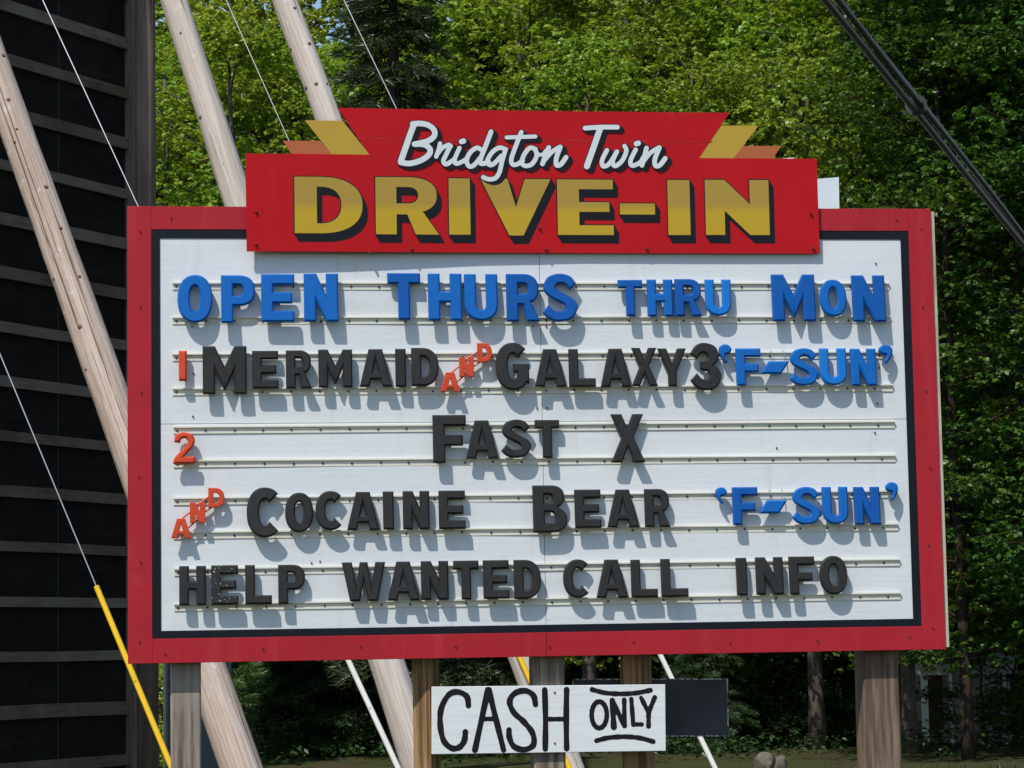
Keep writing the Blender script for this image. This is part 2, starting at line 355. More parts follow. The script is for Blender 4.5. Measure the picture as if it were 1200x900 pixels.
    if c == '2':
        return [smooth_poly([(.06 * w, .70, 'c'), (.11 * w, .88), (.3 * w, .985), (.55 * w, 1), (.86 * w, .92), (.97 * w, .74), (.90 * w, .56), (.70 * w, .39), (.50 * w, .22, 'c'),
                             (w, .22, 'c'), (.98 * w, 0, 'c'), (0, 0, 'c'), (.06 * w, .17), (.3 * w, .37), (.58 * w, .57), (.66 * w, .71), (.59 * w, .80), (.48 * w, .82), (.36 * w, .77), (.33 * w, .66, 'c')])]
    if c in "'`":
        p = [(0, .72), (.2 * w, .94), (.55 * w, 1), (.9 * w, .9), (w, .66), (.88 * w, .34), (.52 * w, 0, 'c'), (.34 * w, .04, 'c'), (.52 * w, .30), (.50 * w, .46), (.18 * w, .52)]
        if c == '`': p = [(w - q[0],) + tuple(q[1:]) for q in p][::-1]
        return [smooth_poly(p)]
    raise ValueError(c)

def contours_mesh(conts, extrude=0., bevel=0., offset=0., res=1):
    """fills outlines (x,y) -> verts, faces; front faces +z"""
    cu = bpy.data.curves.new('tmp', 'CURVE'); cu.dimensions = '2D'; cu.fill_mode = 'BOTH'
    cu.extrude = extrude; cu.bevel_depth = bevel; cu.bevel_resolution = res; cu.offset = offset - bevel
    for ct in conts:
        s = cu.splines.new('POLY'); s.points.add(len(ct) - 1)
        for i, p in enumerate(ct): s.points[i].co = (p[0], p[1], 0, 1)
        s.use_cyclic_u = True
    ob = bpy.data.objects.new('tmp', cu); me = bpy.data.meshes.new_from_object(ob)
    v = [tuple(x.co) for x in me.vertices]; f = [tuple(p.vertices) for p in me.polygons]
    bpy.data.meshes.remove(me); bpy.data.objects.remove(ob); bpy.data.curves.remove(cu)
    return v, f

# ------------------------------------------------------------------ flat painted strokes: union of round-brush strokes as one outline
def stroke_mesh(strokes, grow, cell, shift=(0, 0), sweep=0, wob=0.):
    """strokes: list of (points [(u,v)], radius). Returns verts 2D, faces: region within radius+grow, optionally swept along shift."""
    segs = []
    for pts, r in strokes:
        for k, (a, b) in enumerate(zip(pts[:-1], pts[1:])): segs.append((a[0], a[1], b[0], b[1], r * (1 + wob * math.sin(k * .9 + a[0] * 40) + wob * .6 * math.sin(k * 2.3 + a[1] * 90))))
    A = np.array(segs)
    x0 = A[:, [0, 2]].min() - .06; x1 = A[:, [0, 2]].max() + .06; y0 = A[:, [1, 3]].min() - .06; y1 = A[:, [1, 3]].max() + .06
    xs = np.arange(x0, x1, cell); ys = np.arange(y0, y1, cell)
    X, Y = np.meshgrid(xs, ys); D = np.full(X.shape, 9.)
    offs = [(0, 0)] if not sweep else [(shift[0] * i / sweep, shift[1] * i / sweep) for i in range(sweep + 1)]
    for ox, oy in offs:
        for ax, ay, bx, by, r in segs:
            ax2, ay2, bx2, by2 = ax + ox, ay + oy, bx + ox, by + oy
            pad = r + grow + .02
            i0 = max(int((min(ax2, bx2) - pad - x0) / cell), 0); i1 = int((max(ax2, bx2) + pad - x0) / cell) + 2
            j0 = max(int((min(ay2, by2) - pad - y0) / cell), 0); j1 = int((max(ay2, by2) + pad - y0) / cell) + 2
            xx = X[j0:j1, i0:i1]; yy = Y[j0:j1, i0:i1]
            dx, dy = bx2 - ax2, by2 - ay2; L = dx * dx + dy * dy + 1e-12
            t = np.clip(((xx - ax2) * dx + (yy - ay2) * dy) / L, 0, 1)
            d = np.hypot(xx - ax2 - t * dx, yy - ay2 - t * dy) - r - grow
            D[j0:j1, i0:i1] = np.minimum(D[j0:j1, i0:i1], d)
    V = []; Fc = []
    for j in range(len(ys) - 1):
        i = 0
        row0, row1 = D[j], D[j + 1]
        while i < len(xs) - 1:
            c = (row0[i], row0[i + 1], row1[i + 1], row1[i])
            ins = [q < 0 for q in c]
            if all(ins):
                k = i
                while k < len(xs) - 1 and k - i < 10 and row0[k + 1] < 0 and row1[k + 1] < 0: k += 1
                b = len(V); V += [(xs[i], ys[j]), (xs[k], ys[j]), (xs[k], ys[j + 1]), (xs[i], ys[j + 1])]; Fc.append((b, b + 1, b + 2, b + 3)); i = k; continue
            if any(ins):
                P = [(xs[i], ys[j]), (xs[i + 1], ys[j]), (xs[i + 1], ys[j + 1]), (xs[i], ys[j + 1])]; poly = []
                for a in range(4):
                    bb = (a + 1) % 4
                    if ins[a]: poly.append(P[a])
                    if ins[a] != ins[bb]:
                        t = c[a] / (c[a] - c[bb]); poly.append((P[a][0] + (P[bb][0] - P[a][0]) * t, P[a][1] + (P[bb][1] - P[a][1]) * t))
                if len(poly) > 2:
                    b = len(V); V += poly; Fc.append(tuple(range(b, b + len(poly))))
            i += 1
    return V, Fc

# ------------------------------------------------------------------ the marquee sign
YAW = R(6.8449); SC = Vector((.12938, 12.0, CAMZ + 1.03566)); W, H = 3.842, 2.1184
HX = Vector((math.cos(YAW), math.sin(YAW), 0)); NB = Vector((-math.sin(YAW), math.cos(YAW), 0))   # along the sign, away from the camera
BASE = Vector((SC.x, SC.y, 0))
Z0, Z1 = SC.z - H / 2, SC.z + H / 2
def sgn(x, y, off=0.):
    """photo pixel -> sign-local (x, z) on the plane off metres in front of the face"""
    p = on_plane(x, y, BASE - NB * off, NB) - BASE
    return p.dot(HX), p.z
def world(x, y, z): return BASE + HX * x + NB * y + Vector((0, 0, z))

sign = empty('marquee_sign', BASE, YAW)
tag(sign, 'large red framed white marquee sign on wooden posts with painted red header', 'sign')
# inner edges of the painted border
bo = [sgn(177, 269), sgn(1064, 271), sgn(1080, 732.5), sgn(179, 750)]
bi = [sgn(187, 279), sgn(1055, 281), sgn(1070, 724), sgn(189, 740.5)]
OL = (bo[0][0] + bo[3][0]) / 2; OR_ = (bo[1][0] + bo[2][0]) / 2; OT = (bo[0][1] + bo[1][1]) / 2; OB = (bo[2][1] + bo[3][1]) / 2
IL = (bi[0][0] + bi[3][0]) / 2; IR = (bi[1][0] + bi[2][0]) / 2; IT = (bi[0][1] + bi[1][1]) / 2; IB = (bi[2][1] + bi[3][1]) / 2
SX = sgn(636, 520)[0]; SZ = (sgn(190, 498)[1] + sgn(1060, 490)[1]) / 2
XL, XR = -W / 2, W / 2
def board(name, m, x0, x1, z0, z1, yf, yb, parent=sign, bevel=.0015):
    return MB().box(x0, x1, yf, yb, z0, z1).build(name, m, parent, bevel=bevel)
GAP = .0012
for (a, b, c, d) in ((IL, SX - GAP, SZ + GAP, IT), (SX + GAP, IR, SZ + GAP, IT), (IL, SX - GAP, IB, SZ - GAP), (SX + GAP, IR, IB, SZ - GAP)):
    # slightly buckled plywood sheet
    nx, nz = 26, 16; mb = MB(); rnd = random.Random(int(a * 1000 + c * 77)); v = []
    ph = [rnd.uniform(0, 6.28) for _ in range(4)]
    for j in range(nz + 1):
        for i in range(nx + 1):
            u, t = i / nx, j / nz; edge = min(u, 1 - u, t, 1 - t)
            y = -.0022 * min(1, edge * 6) * (1 + math.sin(u * 5 + ph[0]) * math.sin(t * 4 + ph[1]))
            v.append((a + (b - a) * u, y, c + (d - c) * t))
    f = [(j * (nx + 1) + i, j * (nx + 1) + i + 1, (j + 1) * (nx + 1) + i + 1, (j + 1) * (nx + 1) + i) for j in range(nz) for i in range(nx)]
    mb.add(v, f); mb.box(a, b, .001, .012, c, d)
    mb.build('face_panel', M['panel'], sign, smooth=False)
board('backing', M['back'], XL + .02, XR - .02, Z0 + .02, Z1 - .02, .0125, .03, bevel=0)
yb, yn = -.0045, -.0030
for (a, b, c, d) in ((OL, IL, OB, OT), (IR, OR_, OB, OT), (IL, SX - .0006, IT, OT), (SX + .0006, IR, IT, OT), (IL, SX - .0006, OB, IB), (SX + .0006, IR, OB, IB)):
    board('border_strip', M['navy'], a, b, c, d, yn - .001, .012, bevel=0)
for (a, b, c, d) in ((XL, OL, Z0, Z1), (OR_, XR, Z0, Z1), (OL, SX - .0006, OT, Z1), (SX + .0006, OR_, OT, Z1), (OL, SX - .0006, Z0, OB), (SX + .0006, OR_, Z0, OB)):
    board('frame_board', M['frame_red'], a, b, c, d, yb - .002, .012)
board('edge_trim', M['edge'], XR + .0005, XR + .021, Z0 + .01, Z1 - .012, .004, .03)
# back battens
for z in (Z0 + .25, SC.z, Z1 - .25): board('batten', M['post_grey'], XL + .1, XR - .1, z - .045, z + .045, .031, .068)
# frame nails
mb = MB()
def nail(x, z, y, r=.0045, l=.009): mb.tube([(x, y, z), (x, y - l, z)], [r, r * .8], 6)
rnd = random.Random(3)
for z in np.linspace(Z0 + .1, Z1 - .1, 6): nail((XL + OL) / 2 + rnd.uniform(-.01, .01), z + rnd.uniform(-.02, .02), -.006); nail((XR + OR_) / 2 + rnd.uniform(-.01, .01), z + rnd.uniform(-.02, .02), -.006)
for x in np.linspace(XL + .18, XR - .18, 9): nail(x + rnd.uniform(-.03, .03), (Z0 + OB) / 2 + rnd.uniform(-.01, .01), -.006); nail(x + rnd.uniform(-.03, .03), (Z1 + OT) / 2, -.006)
tag(mb.build('nail', M['nail'], sign), kind='stuff')
mb = MB()
for (px, py) in ((225, 383), (226, 488), (227, 438), (625, 382), (640, 382), (629, 478), (641, 478), (1026, 309), (1030, 431), (1028, 473), (1025, 507), (1030, 605), (365, 660), (375, 658), (910, 525), (650, 433)):
    x, z = sgn(px, py); mb.tube([(x, -.002, z), (x, -.007, z)], .0045, 6)
tag(mb.build('panel_screw', M['screw'], sign), kind='stuff')

RAILS = [((202, 330.5), (1042.5, 331)), ((202, 371), (1044, 370)), ((202, 414), (1046, 411.5)), ((202, 454.5), (1047, 450)), ((203, 499.5), (1049, 493)),
         ((203, 539), (1050, 532.7)), ((203, 583), (1052, 574.5)), ((203, 623), (1053, 613)), ((204, 666), (1055, 654.5)), ((204, 707.5), (1056, 694))]
for i, (a, b) in enumerate(RAILS):
    x0, za = sgn(*a, .018); x1, zb = sgn(*b, .018)
    rl = MB()
    # J-shaped moulding: nailing strip, lip on top, a slight bottom bead
    prof = [(-.003, -.034), (-.0052, -.034), (-.0058, -.0075), (-.0150, -.0065), (-.0150, .0), (-.003, .0)]
    v = [(x0, p[0], za + p[1]) for p in prof] + [(x1, p[0], zb + p[1]) for p in prof]; n = len(prof)
    rl.add(v, [tuple(range(n)), tuple(range(2 * n - 1, n - 1, -1))] + [(k, k + n, (k + 1) % n + n, (k + 1) % n) for k in range(n)])
    ro = rl.build('letter_rail', M['rail'], sign)
    bm = bmesh.new(); bm.from_mesh(ro.data); bmesh.ops.recalc_face_normals(bm, faces=bm.faces); bm.to_mesh(ro.data); bm.free()
    mb = MB(); x = x0 + .018
    while x < x1 - .01:
        z = za + (zb - za) * (x - x0) / (x1 - x0) - .0195 + rnd.uniform(-.002, .002)
        mb.tube([(x, -.004, z), (x, -.0085, z)], .0056, 6); x += .133 + rnd.uniform(-.004, .004)
    tag(mb.build('rail_screw', M['screw'], ro), kind='stuff')

# posts behind the face
def post(px0, px1, ypx, ydist, m, rot=0, top=Z1 - .15):
    a = on_plane(px0, ypx, BASE + NB * ydist, NB) - BASE; b = on_plane(px1, ypx, BASE + NB * ydist, NB) - BASE
    xa, xb = a.dot(HX), b.dot(HX); cx = (xa + xb) / 2; wd = xb - xa
    s = wd / 2 if not rot else wd / 2 / (abs(math.cos(rot)) + abs(math.sin(rot)))
    mb = MB(); v = []; yc = ydist + wd / 2
    zs = np.linspace(-.3, top, 14)
    rr = random.Random(px0)
    for z in zs:
        jx, jy = rr.uniform(-.002, .002), rr.uniform(-.002, .002)
        for (sx, sy) in ((-1, -1), (1, -1), (1, 1), (-1, 1)):
            ax, ay = sx * s, sy * s
            v.append((cx + ax * math.cos(rot) - ay * math.sin(rot) + jx, yc + ax * math.sin(rot) + ay * math.cos(rot) + jy, z))
    f = [(i * 4 + k, i * 4 + (k + 1) % 4, (i + 1) * 4 + (k + 1) % 4, (i + 1) * 4 + k) for i in range(13) for k in range(4)]
    f += [(3, 2, 1, 0), tuple(52 + k for k in range(4))]
    return mb.add(v, f).build('post', m, sign, bevel=.008)
post(200, 236, 840, .069, M['post_grey'])
post(484, 518, 840, .069, M['post_brown'], R(52))
post(624, 661, 790, .069, M['post_grey'])
post(729, 769, 790, .11, M['post_brown'], R(50))
post(1013, 1055, 830, .069, M['post_tan'])

# header board
def hb(pts, off=0.): return [sgn(x, y, off) for x, y in pts]
hx0 = sgn(288, 240)[0]; hx1 = sgn(960, 240)[0]
def stand(x):
    u = (x - hx0) / (hx1 - hx0)
    u = min(max(u, -.1), 1.1)
    return .013 + .036 * (1 - 1 / (1 + math.exp(-(u - .30) * 9))) + .006 * u * u
def bend(v): return [(x, y - stand(x), z) for x, y, z in v]
def flat_part(name, conts, m, parent, y, thick_=0., offset=0.):
    """outline in sign-local x,z ; dense enough to follow the board's bow"""
    vv, ff = contours_mesh(conts, thick_ / 2, 0, offset)
    mb = MB(); mb.add([(a, -c + y - (thick_ / 2 if thick_ else 0) + (thick_ if thick_ else 0), b) for a, b, c in vv], ff)
    mb.v = bend(mb.v)
    return mb.build(name, m, parent)
def dens(poly, n=14):
    o = []
    for i in range(len(poly)):
        a, b = poly[i], poly[(i + 1) % len(poly)]
        for k in range(n): o.append((a[0] + (b[0] - a[0]) * k / n, a[1] + (b[1] - a[1]) * k / n))
    return o
def strip_board(name, pieces, m, parent, yf, yb):
    """each piece: (bottom-left, bottom-right, top-right, top-left); a gridded slab that follows the bow"""
    mb = MB()
    for (bl, br, tr, tl) in pieces:
        n, q = 90, 3; v = []; f = []
        for side, y in ((0, yf), (1, yb)):
            for j in range(q + 1):
                for i in range(n + 1):
                    s, t = i / n, j / q
                    x = (bl[0] * (1 - s) + br[0] * s) * (1 - t) + (tl[0] * (1 - s) + tr[0] * s) * t
                    z = (bl[1] * (1 - s) + br[1] * s) * (1 - t) + (tl[1] * (1 - s) + tr[1] * s) * t
                    v.append((x, y, z))
        k = (n + 1) * (q + 1); st = n + 1
        for j in range(q):
            for i in range(n):
                a = j * st + i; f += [(a, a + 1, a + st + 1, a + st), (k + a, k + a + st, k + a + st + 1, k + a + 1)]
        for i in range(n): f += [(i, i + k, i + 1 + k, i + 1), (q * st + i, q * st + i + 1, q * st + i + 1 + k, q * st + i + k)]
        for j in range(q): f += [(j * st, (j + 1) * st, (j + 1) * st + k, j * st + k), (j * st + n, j * st + n + k, (j + 1) * st + n + k, (j + 1) * st + n)]
        mb.add(bend(v), f)
    return mb.build(name, m, parent)
HT = .01
low = hb([(289, 295.5), (961, 297), (957, 186), (287.5, 181)], .03); upp = hb([(432.5, 181.8), (819, 185), (855, 132), (395, 127.5)], .03)
upp[0] = (upp[0][0], low[3][1] + (low[2][1] - low[3][1]) * (upp[0][0] - low[3][0]) / (low[2][0] - low[3][0])); upp[1] = (upp[1][0], low[3][1] + (low[2][1] - low[3][1]) * (upp[1][0] - low[3][0]) / (low[2][0] - low[3][0]))
header = strip_board('header_board', [low, upp], M['header_red'], sign, -HT, 0)
strip_board('gold_wing', [hb([(388.6, 182), (433, 182), (401.2, 142.5), (357, 142)], .03)], M['gold'], header, -HT + .0015, 0)
strip_board('gold_wing', [hb([(818.5, 185), (860, 185.2), (889, 147), (845.6, 147)], .03)], M['gold'], header, -HT + .0015, 0)
strip_board('orange_wing', [hb([(341.5, 181.6), (388.4, 181.8), (375, 166.2), (331, 166)], .03)], M['orange'], header, -HT + .0015, 0)
strip_board('orange_wing', [hb([(860.2, 185.2), (906, 185.6), (915.5, 171), (871.2, 170.7)], .03)], M['orange'], header, -HT + .0015, 0)
strip_board('seam', [hb([(418, 163.4), (834, 166.4), (834.6, 165.4), (417.4, 162.4)], .03)], M['frame_red'], header, -HT - .0006, -HT + .002)
mb = MB()
for (px, py) in ((300, 249), (300, 287), (482, 292), (632, 267), (640, 292), (950, 250), (953, 291), (432, 296.5), (758, 291)):
    x, z = sgn(px, py, .03); y = -stand(x) - HT; mb.tube([(x, y + .003, z), (x, y - .012, z)], [.008, .006], 7)
tag(mb.build('header_bolt', M['nail'], header), kind='stuff')
board('header_spacer', M['post_grey'], sgn(320, 250)[0], sgn(930, 250)[0], sgn(600, 262)[1], sgn(600, 248)[1], -.0125, -.0066, parent=sign)

def two_tone(m, obj_mid):
    n = m.node_tree.nodes; l = m.node_tree.links; b = n['Principled BSDF']
    tc = n.new('ShaderNodeTexCoord'); sp = n.new('ShaderNodeSeparateXYZ'); mr = n.new('ShaderNodeMapRange')
    l.new(tc.outputs['Object'], sp.inputs[0]); l.new(sp.outputs[2], mr.inputs[0])
    mr.inputs[1].default_value = obj_mid - .02; mr.inputs[2].default_value = obj_mid + .02
    x = n.new('ShaderNodeMix'); x.data_type = 'RGBA'; l.new(mr.outputs[0], x.inputs[0])
    x.inputs[6].default_value = (.47, .31, .022, 1); x.inputs[7].default_value = (.37, .245, .045, 1)
    l.new(x.outputs[2], b.inputs['Base Color'])
M['gold2'] = mat('two_tone_gold_paint', (.5, .34, .05), .42, .2); two_tone(M['gold2'], sgn(600, 244, .03)[1])
HL = [('D', 345, 208, 424.6, 274, .39, .175), ('R', 440, 208, 514, 275, .36, .19), ('I', 526, 209, 551, 275, .4, .2), ('V', 563.5, 209.5, 646, 275.7, .4, .2),
      ('E', 653.5, 210, 719, 275, .39, .175), ('-', 726.7, 238, 768, 251, 1, 1), ('I', 783, 210.5, 809, 275, .4, .2), ('N', 827, 210.5, 901.7, 275, .35, .2)]
for (c, a, t0, b, b0, ts, bs) in HL:
    x0 = sgn(a, (t0 + b0) / 2, .04)[0]; x1 = sgn(b, (t0 + b0) / 2, .04)[0]; zt = sgn((a + b) / 2, t0, .04)[1]; zb = sgn((a + b) / 2, b0, .04)[1]
    h = zt - zb; G = [[(x0 + p[0] * h, zb + p[1] * h) for p in ct] for ct in glyph(c, (x1 - x0) / h, ts, bs)] if c != '-' else [[(x0, zb), (x1, zb), (x1, zt), (x0, zt)]]
    G = [dens(ct, 3) for ct in G]
    lt = flat_part('painted_letter', G, M['gold2'], header, -HT - .0042)
    # drop shade: the outline pushed down and right in thin coats
    mb = MB(); K = 8
    for k in range(K + 1):
        dx, dz = .022 * k / K, -.036 * k / K
        vv, ff = contours_mesh([[(p[0] + dx, p[1] + dz) for p in ct] for ct in G], 0, 0, .0048 if k in (0,) else .0035)
        mb.add([(p[0], -HT - .0036 + .0003 * k, p[1]) for p in vv], ff)
    mb.v = bend(mb.v); mb.build('letter_shade', M['black_print'], lt)

def zoomA(pts, r, ox=455, oy=130, s=6.6667):
    # finer curve, in sign-local metres
    q = open_cr([(ox + p[0] / s, oy + p[1] / s) for p in pts], 5) if len(pts) > 2 else [(ox + p[0] / s, oy + p[1] / s) for p in pts]
    return ([sgn(x, y, .04) for x, y in q], r / s / 250.)
def zoomB(pts, r): return zoomA(pts, r, 620, 130)
SCR = [zoomA([(200, 105), (165, 200), (130, 300), (97, 395)], 22), zoomA([(190, 104), (245, 100), (310, 112), (358, 152), (356, 200), (305, 238), (205, 262)], 20),
       zoomA([(205, 262), (280, 265), (325, 300), (315, 345), (250, 390), (165, 413), (97, 405)], 20),
       zoomA([(404, 256), (392, 305), (374, 358)], 15), zoomA([(378, 345), (420, 292), (470, 266), (488, 276)], 15), zoomA([(484, 275), (450, 345), (430, 392), (450, 418), (492, 395)], 16), zoomA([(492, 395), (530, 350), (555, 292)], 11),
       zoomA([(556, 290), (520, 375), (528, 412), (575, 398), (615, 370)], 15), zoomA([(572, 240), (588, 235)], 19),
       zoomA([(722, 300), (690, 288), (640, 325), (612, 385), (630, 432), (668, 425), (715, 370)], 16), zoomA([(803, 162), (762, 270), (718, 385), (732, 412), (785, 398)], 17),
       zoomA([(915, 300), (870, 286), (815, 320), (775, 385), (790, 420), (825, 412), (885, 350)], 16), zoomA([(918, 298), (890, 390), (868, 480), (835, 525), (785, 533), (742, 518)], 16),
       zoomA([(1040, 165), (1000, 265), (962, 375), (975, 418), (1015, 412), (1050, 385)], 16), zoomA([(925, 206), (1040, 202), (1150, 198)], 14),
       zoomA([(1150, 296), (1105, 288), (1060, 345), (1045, 405), (1075, 428), (1125, 412), (1160, 350), (1150, 300)], 16), zoomA([(1150, 305), (1180, 340), (1215, 335)], 12),
       zoomB([(115, 332), (155, 284)], 13), zoomB([(155, 284), (130, 345), (106, 412)], 17), zoomB([(112, 395), (180, 318), (240, 280)], 15), zoomB([(245, 280), (215, 365), (215, 420), (250, 415), (290, 360)], 17),
       zoomB([(440, 132), (560, 124), (692, 124)], 17), zoomB([(557, 135), (510, 270), (453, 430)], 22),
       zoomB([(610, 305), (572, 385), (582, 430), (630, 408), (688, 315)], 16), zoomB([(688, 315), (655, 390), (675, 428), (730, 385), (762, 310), (748, 272)], 16),
       zoomB([(835, 300), (795, 385), (808, 425), (870, 400), (895, 360)], 16), zoomB([(840, 254), (856, 249)], 19),
       zoomB([(920, 288), (905, 345), (884, 422)], 17), zoomB([(890, 400), (950, 325), (1015, 284)], 15), zoomB([(1020, 284), (985, 375), (990, 425), (1025, 420), (1066, 368)], 17)]
cell = .0022
for nm, m, y, grow, sw, sh in (('script_shade', M['black_print'], -HT - .0046, .0052, 6, (.0175, -.0125)), ('script_lettering', M['script_white'], -HT - .0054, .0012, 0, (0, 0))):
    vv, ff = stroke_mesh(SCR, grow, cell, sh, sw)
    mb = MB(); mb.add([(p[0], y, p[1]) for p in vv], ff); mb.v = bend(mb.v); mb.build(nm, m, header)

# pale board of the rear face showing past the header
rp = lambda L, Y: [((on_plane(x, y, BASE + NB * Y, NB) - BASE).dot(HX), (on_plane(x, y, BASE + NB * Y, NB) - BASE).z) for x, y in L]
mb = MB(); mb.prism(rp([(760, 226), (983, 207.5), (985, 330), (760, 330)], .30), .30, .312); mb.prism(rp([(880, 189.5), (930, 185), (918, 204), (880, 222)], .325), .3135, .325)
mb.box(sgn(700, 300)[0], sgn(980, 300)[0], .069, .299, sgn(600, 318)[1] - .05, sgn(600, 318)[1])
rh = mb.build('rear_header_board', M['whiteback'], sign)

# ------------------------------------------------------------------ changeable letters: every one hangs on its rails
def letter_obj(name, conts, xl, zb, h, m, off, tilt, label, group, th=.027, bev=.0075, cat='letter'):
    cs = [[(p[0] * h, p[1] * h) for p in ct] for ct in conts]
    vv, ff = contours_mesh(cs, th / 2 - bev, bev, 0, 0)
    wx = max(p[0] for ct in cs for p in ct) / 2
    mb = MB(); mb.add([(p[0] - wx, -(p[2] + th / 2), p[1]) for p in vv], ff)
    o = mb.build(name, m, None)
    o.location = world(xl + wx, -off, zb); o.rotation_euler = (tilt, 0, YAW)
    tag(o, label, cat, group); return o
ORD = ['first', 'second', 'third', 'fourth']
rl = random.Random(11)
def word(wd, text, colour, boxes, mats, extra='', group=None):
    """boxes: (char, x0, ytop, x1, ybot[, material]) in photo pixels"""
    cnt = {}
    for bx in boxes: cnt[bx[0]] = cnt.get(bx[0], 0) + 1
    seen = {}
    for bx in boxes:
        c, a, t, b, bt = bx[:5]; m = bx[5] if len(bx) > 5 else mats[rl.randrange(len(mats))]
        ym, xm = (t + bt) / 2, (a + b) / 2
        x0 = sgn(a, ym, .035)[0]; x1 = sgn(b, ym, .035)[0]; zt = sgn(xm, t, .035)[1]; zb = sgn(xm, bt, .035)[1]; h = zt - zb
        which = ''
        seen[c] = seen.get(c, 0) + 1
        if cnt[c] > 1: which = ORD[seen[c] - 1] + ' '
        nm = {'`': 'apostrophe', "'": 'apostrophe', '/': 'dash'}.get(c)
        gl = {'/': '/', }.get(c, c)
        w_ = (x1 - x0) / h
        conts = glyph(gl, w_)
        if nm is None:
            adj = ''
            if len(bx) > 6: adj = bx[6] + ' '
            lab = f'{which}{colour} plastic {adj}letter {c} in the word {wd}{extra}'
        elif nm == 'dash': lab = f'slanted {colour} plastic dash between F and SUN{extra}'
        else: lab = f'{colour} plastic apostrophe {"before the F of" if c == "`" else "after the N of"} F-SUN{extra}'
        off = .026 + rl.uniform(0, .003); tilt = -R(rl.uniform(3.2, 6.0)) * (.22 / h if h > .2 else 1)
        # bottom swings outward: the base hangs further off the face than the top
        off_b = off + math.tan(-tilt) * h * .6
        o = letter_obj('marquee_letter' if nm is None else ('marquee_' + nm), conts, x0, zb, h, M[m], off_b, tilt, lab, group)
        if nm == 'dash':
            for px in (.42, .85):
                zt2 = sgn(xm, t - 13.5, .03)[1] - zb
                MB().tube([((px - .5) * (x1 - x0), -.008, h * .9), ((px - .5) * (x1 - x0), -.006 + math.tan(-tilt) * 0, zt2)], .0022, 5).build('hanger_wire', M['steel'], o)
BA, BB, BC = 'blue_a', 'blue_b', 'blue_c'
gB = 'blue changeable letters on the rails'; gK = 'black changeable letters on the rails'
word('OPEN', '', 'blue', [('O', 208, 322.5, 249, 379, BA), ('P', 259, 323, 299, 379.5, BA), ('E', 306, 321.7, 345, 378.2, BA), ('N', 356, 321, 396.3, 377.8, BA)], [BA], group=gB)
word('THURS', '', 'blue', [('T', 454, 320.5, 492.5, 376, BC), ('H', 501.5, 321, 541, 376.5, BA), ('U', 544, 321.5, 583, 376.7, BA), ('R', 593, 321.5, 632, 377.5, BC), ('S', 635, 321, 676.3, 378, BC)], [BA], group=gB)
word('THRU', '', 'blue', [('T', 724, 328.5, 752.5, 371.5, BC), ('H', 758, 328, 788, 371.5, BA), ('R', 790.5, 327.5, 822, 371.3, BC), ('U', 826, 328, 856.3, 370.7, BB)], [BA], group=gB)
word('MON', '', 'blue', [('M', 904, 322, 954.5, 377.3, BC), ('O', 960, 328, 991.3, 372, BA, 'short'), ('N', 998, 323, 1036.5, 378, BC)], [BA], group=gB)
word('MERMAID', '', 'black', [('M', 237.5, 406, 289, 462.5), ('E', 295.5, 411.5, 326, 456), ('R', 335, 411, 365.3, 456), ('M', 373, 410, 412.7, 454.5), ('A', 421, 409.5, 459, 454), ('I', 463.2, 409.2, 475.5, 454), ('D', 482, 408, 514, 453.2)], ['blk'], group=gK)
word('GALAXY', '', 'black', [('G', 580.5, 402, 619.5, 458), ('A', 626, 409.5, 662.7, 454), ('L', 666.2, 409.5, 697.3, 454), ('A', 703, 409, 739, 454), ('X', 739.3, 408, 770, 453), ('Y', 770.4, 408.7, 804, 453.3)], ['blk'], group=gK)
word('FAST', '', 'black', [('F', 507, 486.7, 546, 543), ('A', 545.5, 493, 583.3, 538), ('S', 586.7, 492, 622, 537), ('T', 626.7, 492.5, 655.3, 537.2)], ['blk'], group=gK)
word('COCAINE', '', 'black', [('C', 289, 571.5, 329.3, 630.3), ('O', 334, 577.7, 367, 624), ('C', 369.7, 575.7, 402.7, 621.8), ('A', 406.3, 576.7, 444.3, 621.7), ('I', 448.7, 576.2, 461.3, 621), ('N', 472, 575.7, 503, 620.8), ('E', 514, 575.2, 545, 620.5)], ['blk'], group=gK)
word('BEAR', '', 'black', [('B', 624.2, 569, 664, 624.5), ('E', 673.2, 574, 703.8, 619.2), ('A', 710.7, 574, 748, 618.5), ('R', 755, 573.3, 784.8, 618)], ['blk'], group=gK)
word('HELP', '', 'black', [('H', 210, 663.5, 241.5, 709.7), ('E', 247.5, 662.6, 279, 709, 'blk_worn', 'chipped'), ('L', 287.3, 662.3, 318.5, 708.5), ('P', 326, 662, 357.5, 708)], ['blk'], group=gK)
word('WANTED', '', 'black', [('W', 400.7, 659, 451.7, 704.8), ('A', 453.7, 658.3, 491.3, 704.2), ('N', 493.3, 657.7, 525.3, 703.2), ('T', 531.3, 657.2, 560.8, 703), ('E', 566, 656.7, 596.2, 702), ('D', 602, 656.3, 633.6, 702.2)], ['blk'], group=gK)
word('CALL', '', 'black', [('C', 659.7, 655.8, 691.7, 700.8), ('A', 698, 656, 734.8, 701), ('L', 739.2, 656, 770, 700.4), ('L', 774, 655.2, 805.6, 700)], ['blk'], group=gK)
word('INFO', '', 'black', [('I', 862.4, 654, 874.8, 698.4), ('N', 885.2, 653.2, 917.2, 697.3), ('F', 924.4, 652.4, 954.4, 697.2), ('O', 960, 651.6, 992.4, 696.8)], ['blk'], group=gK)
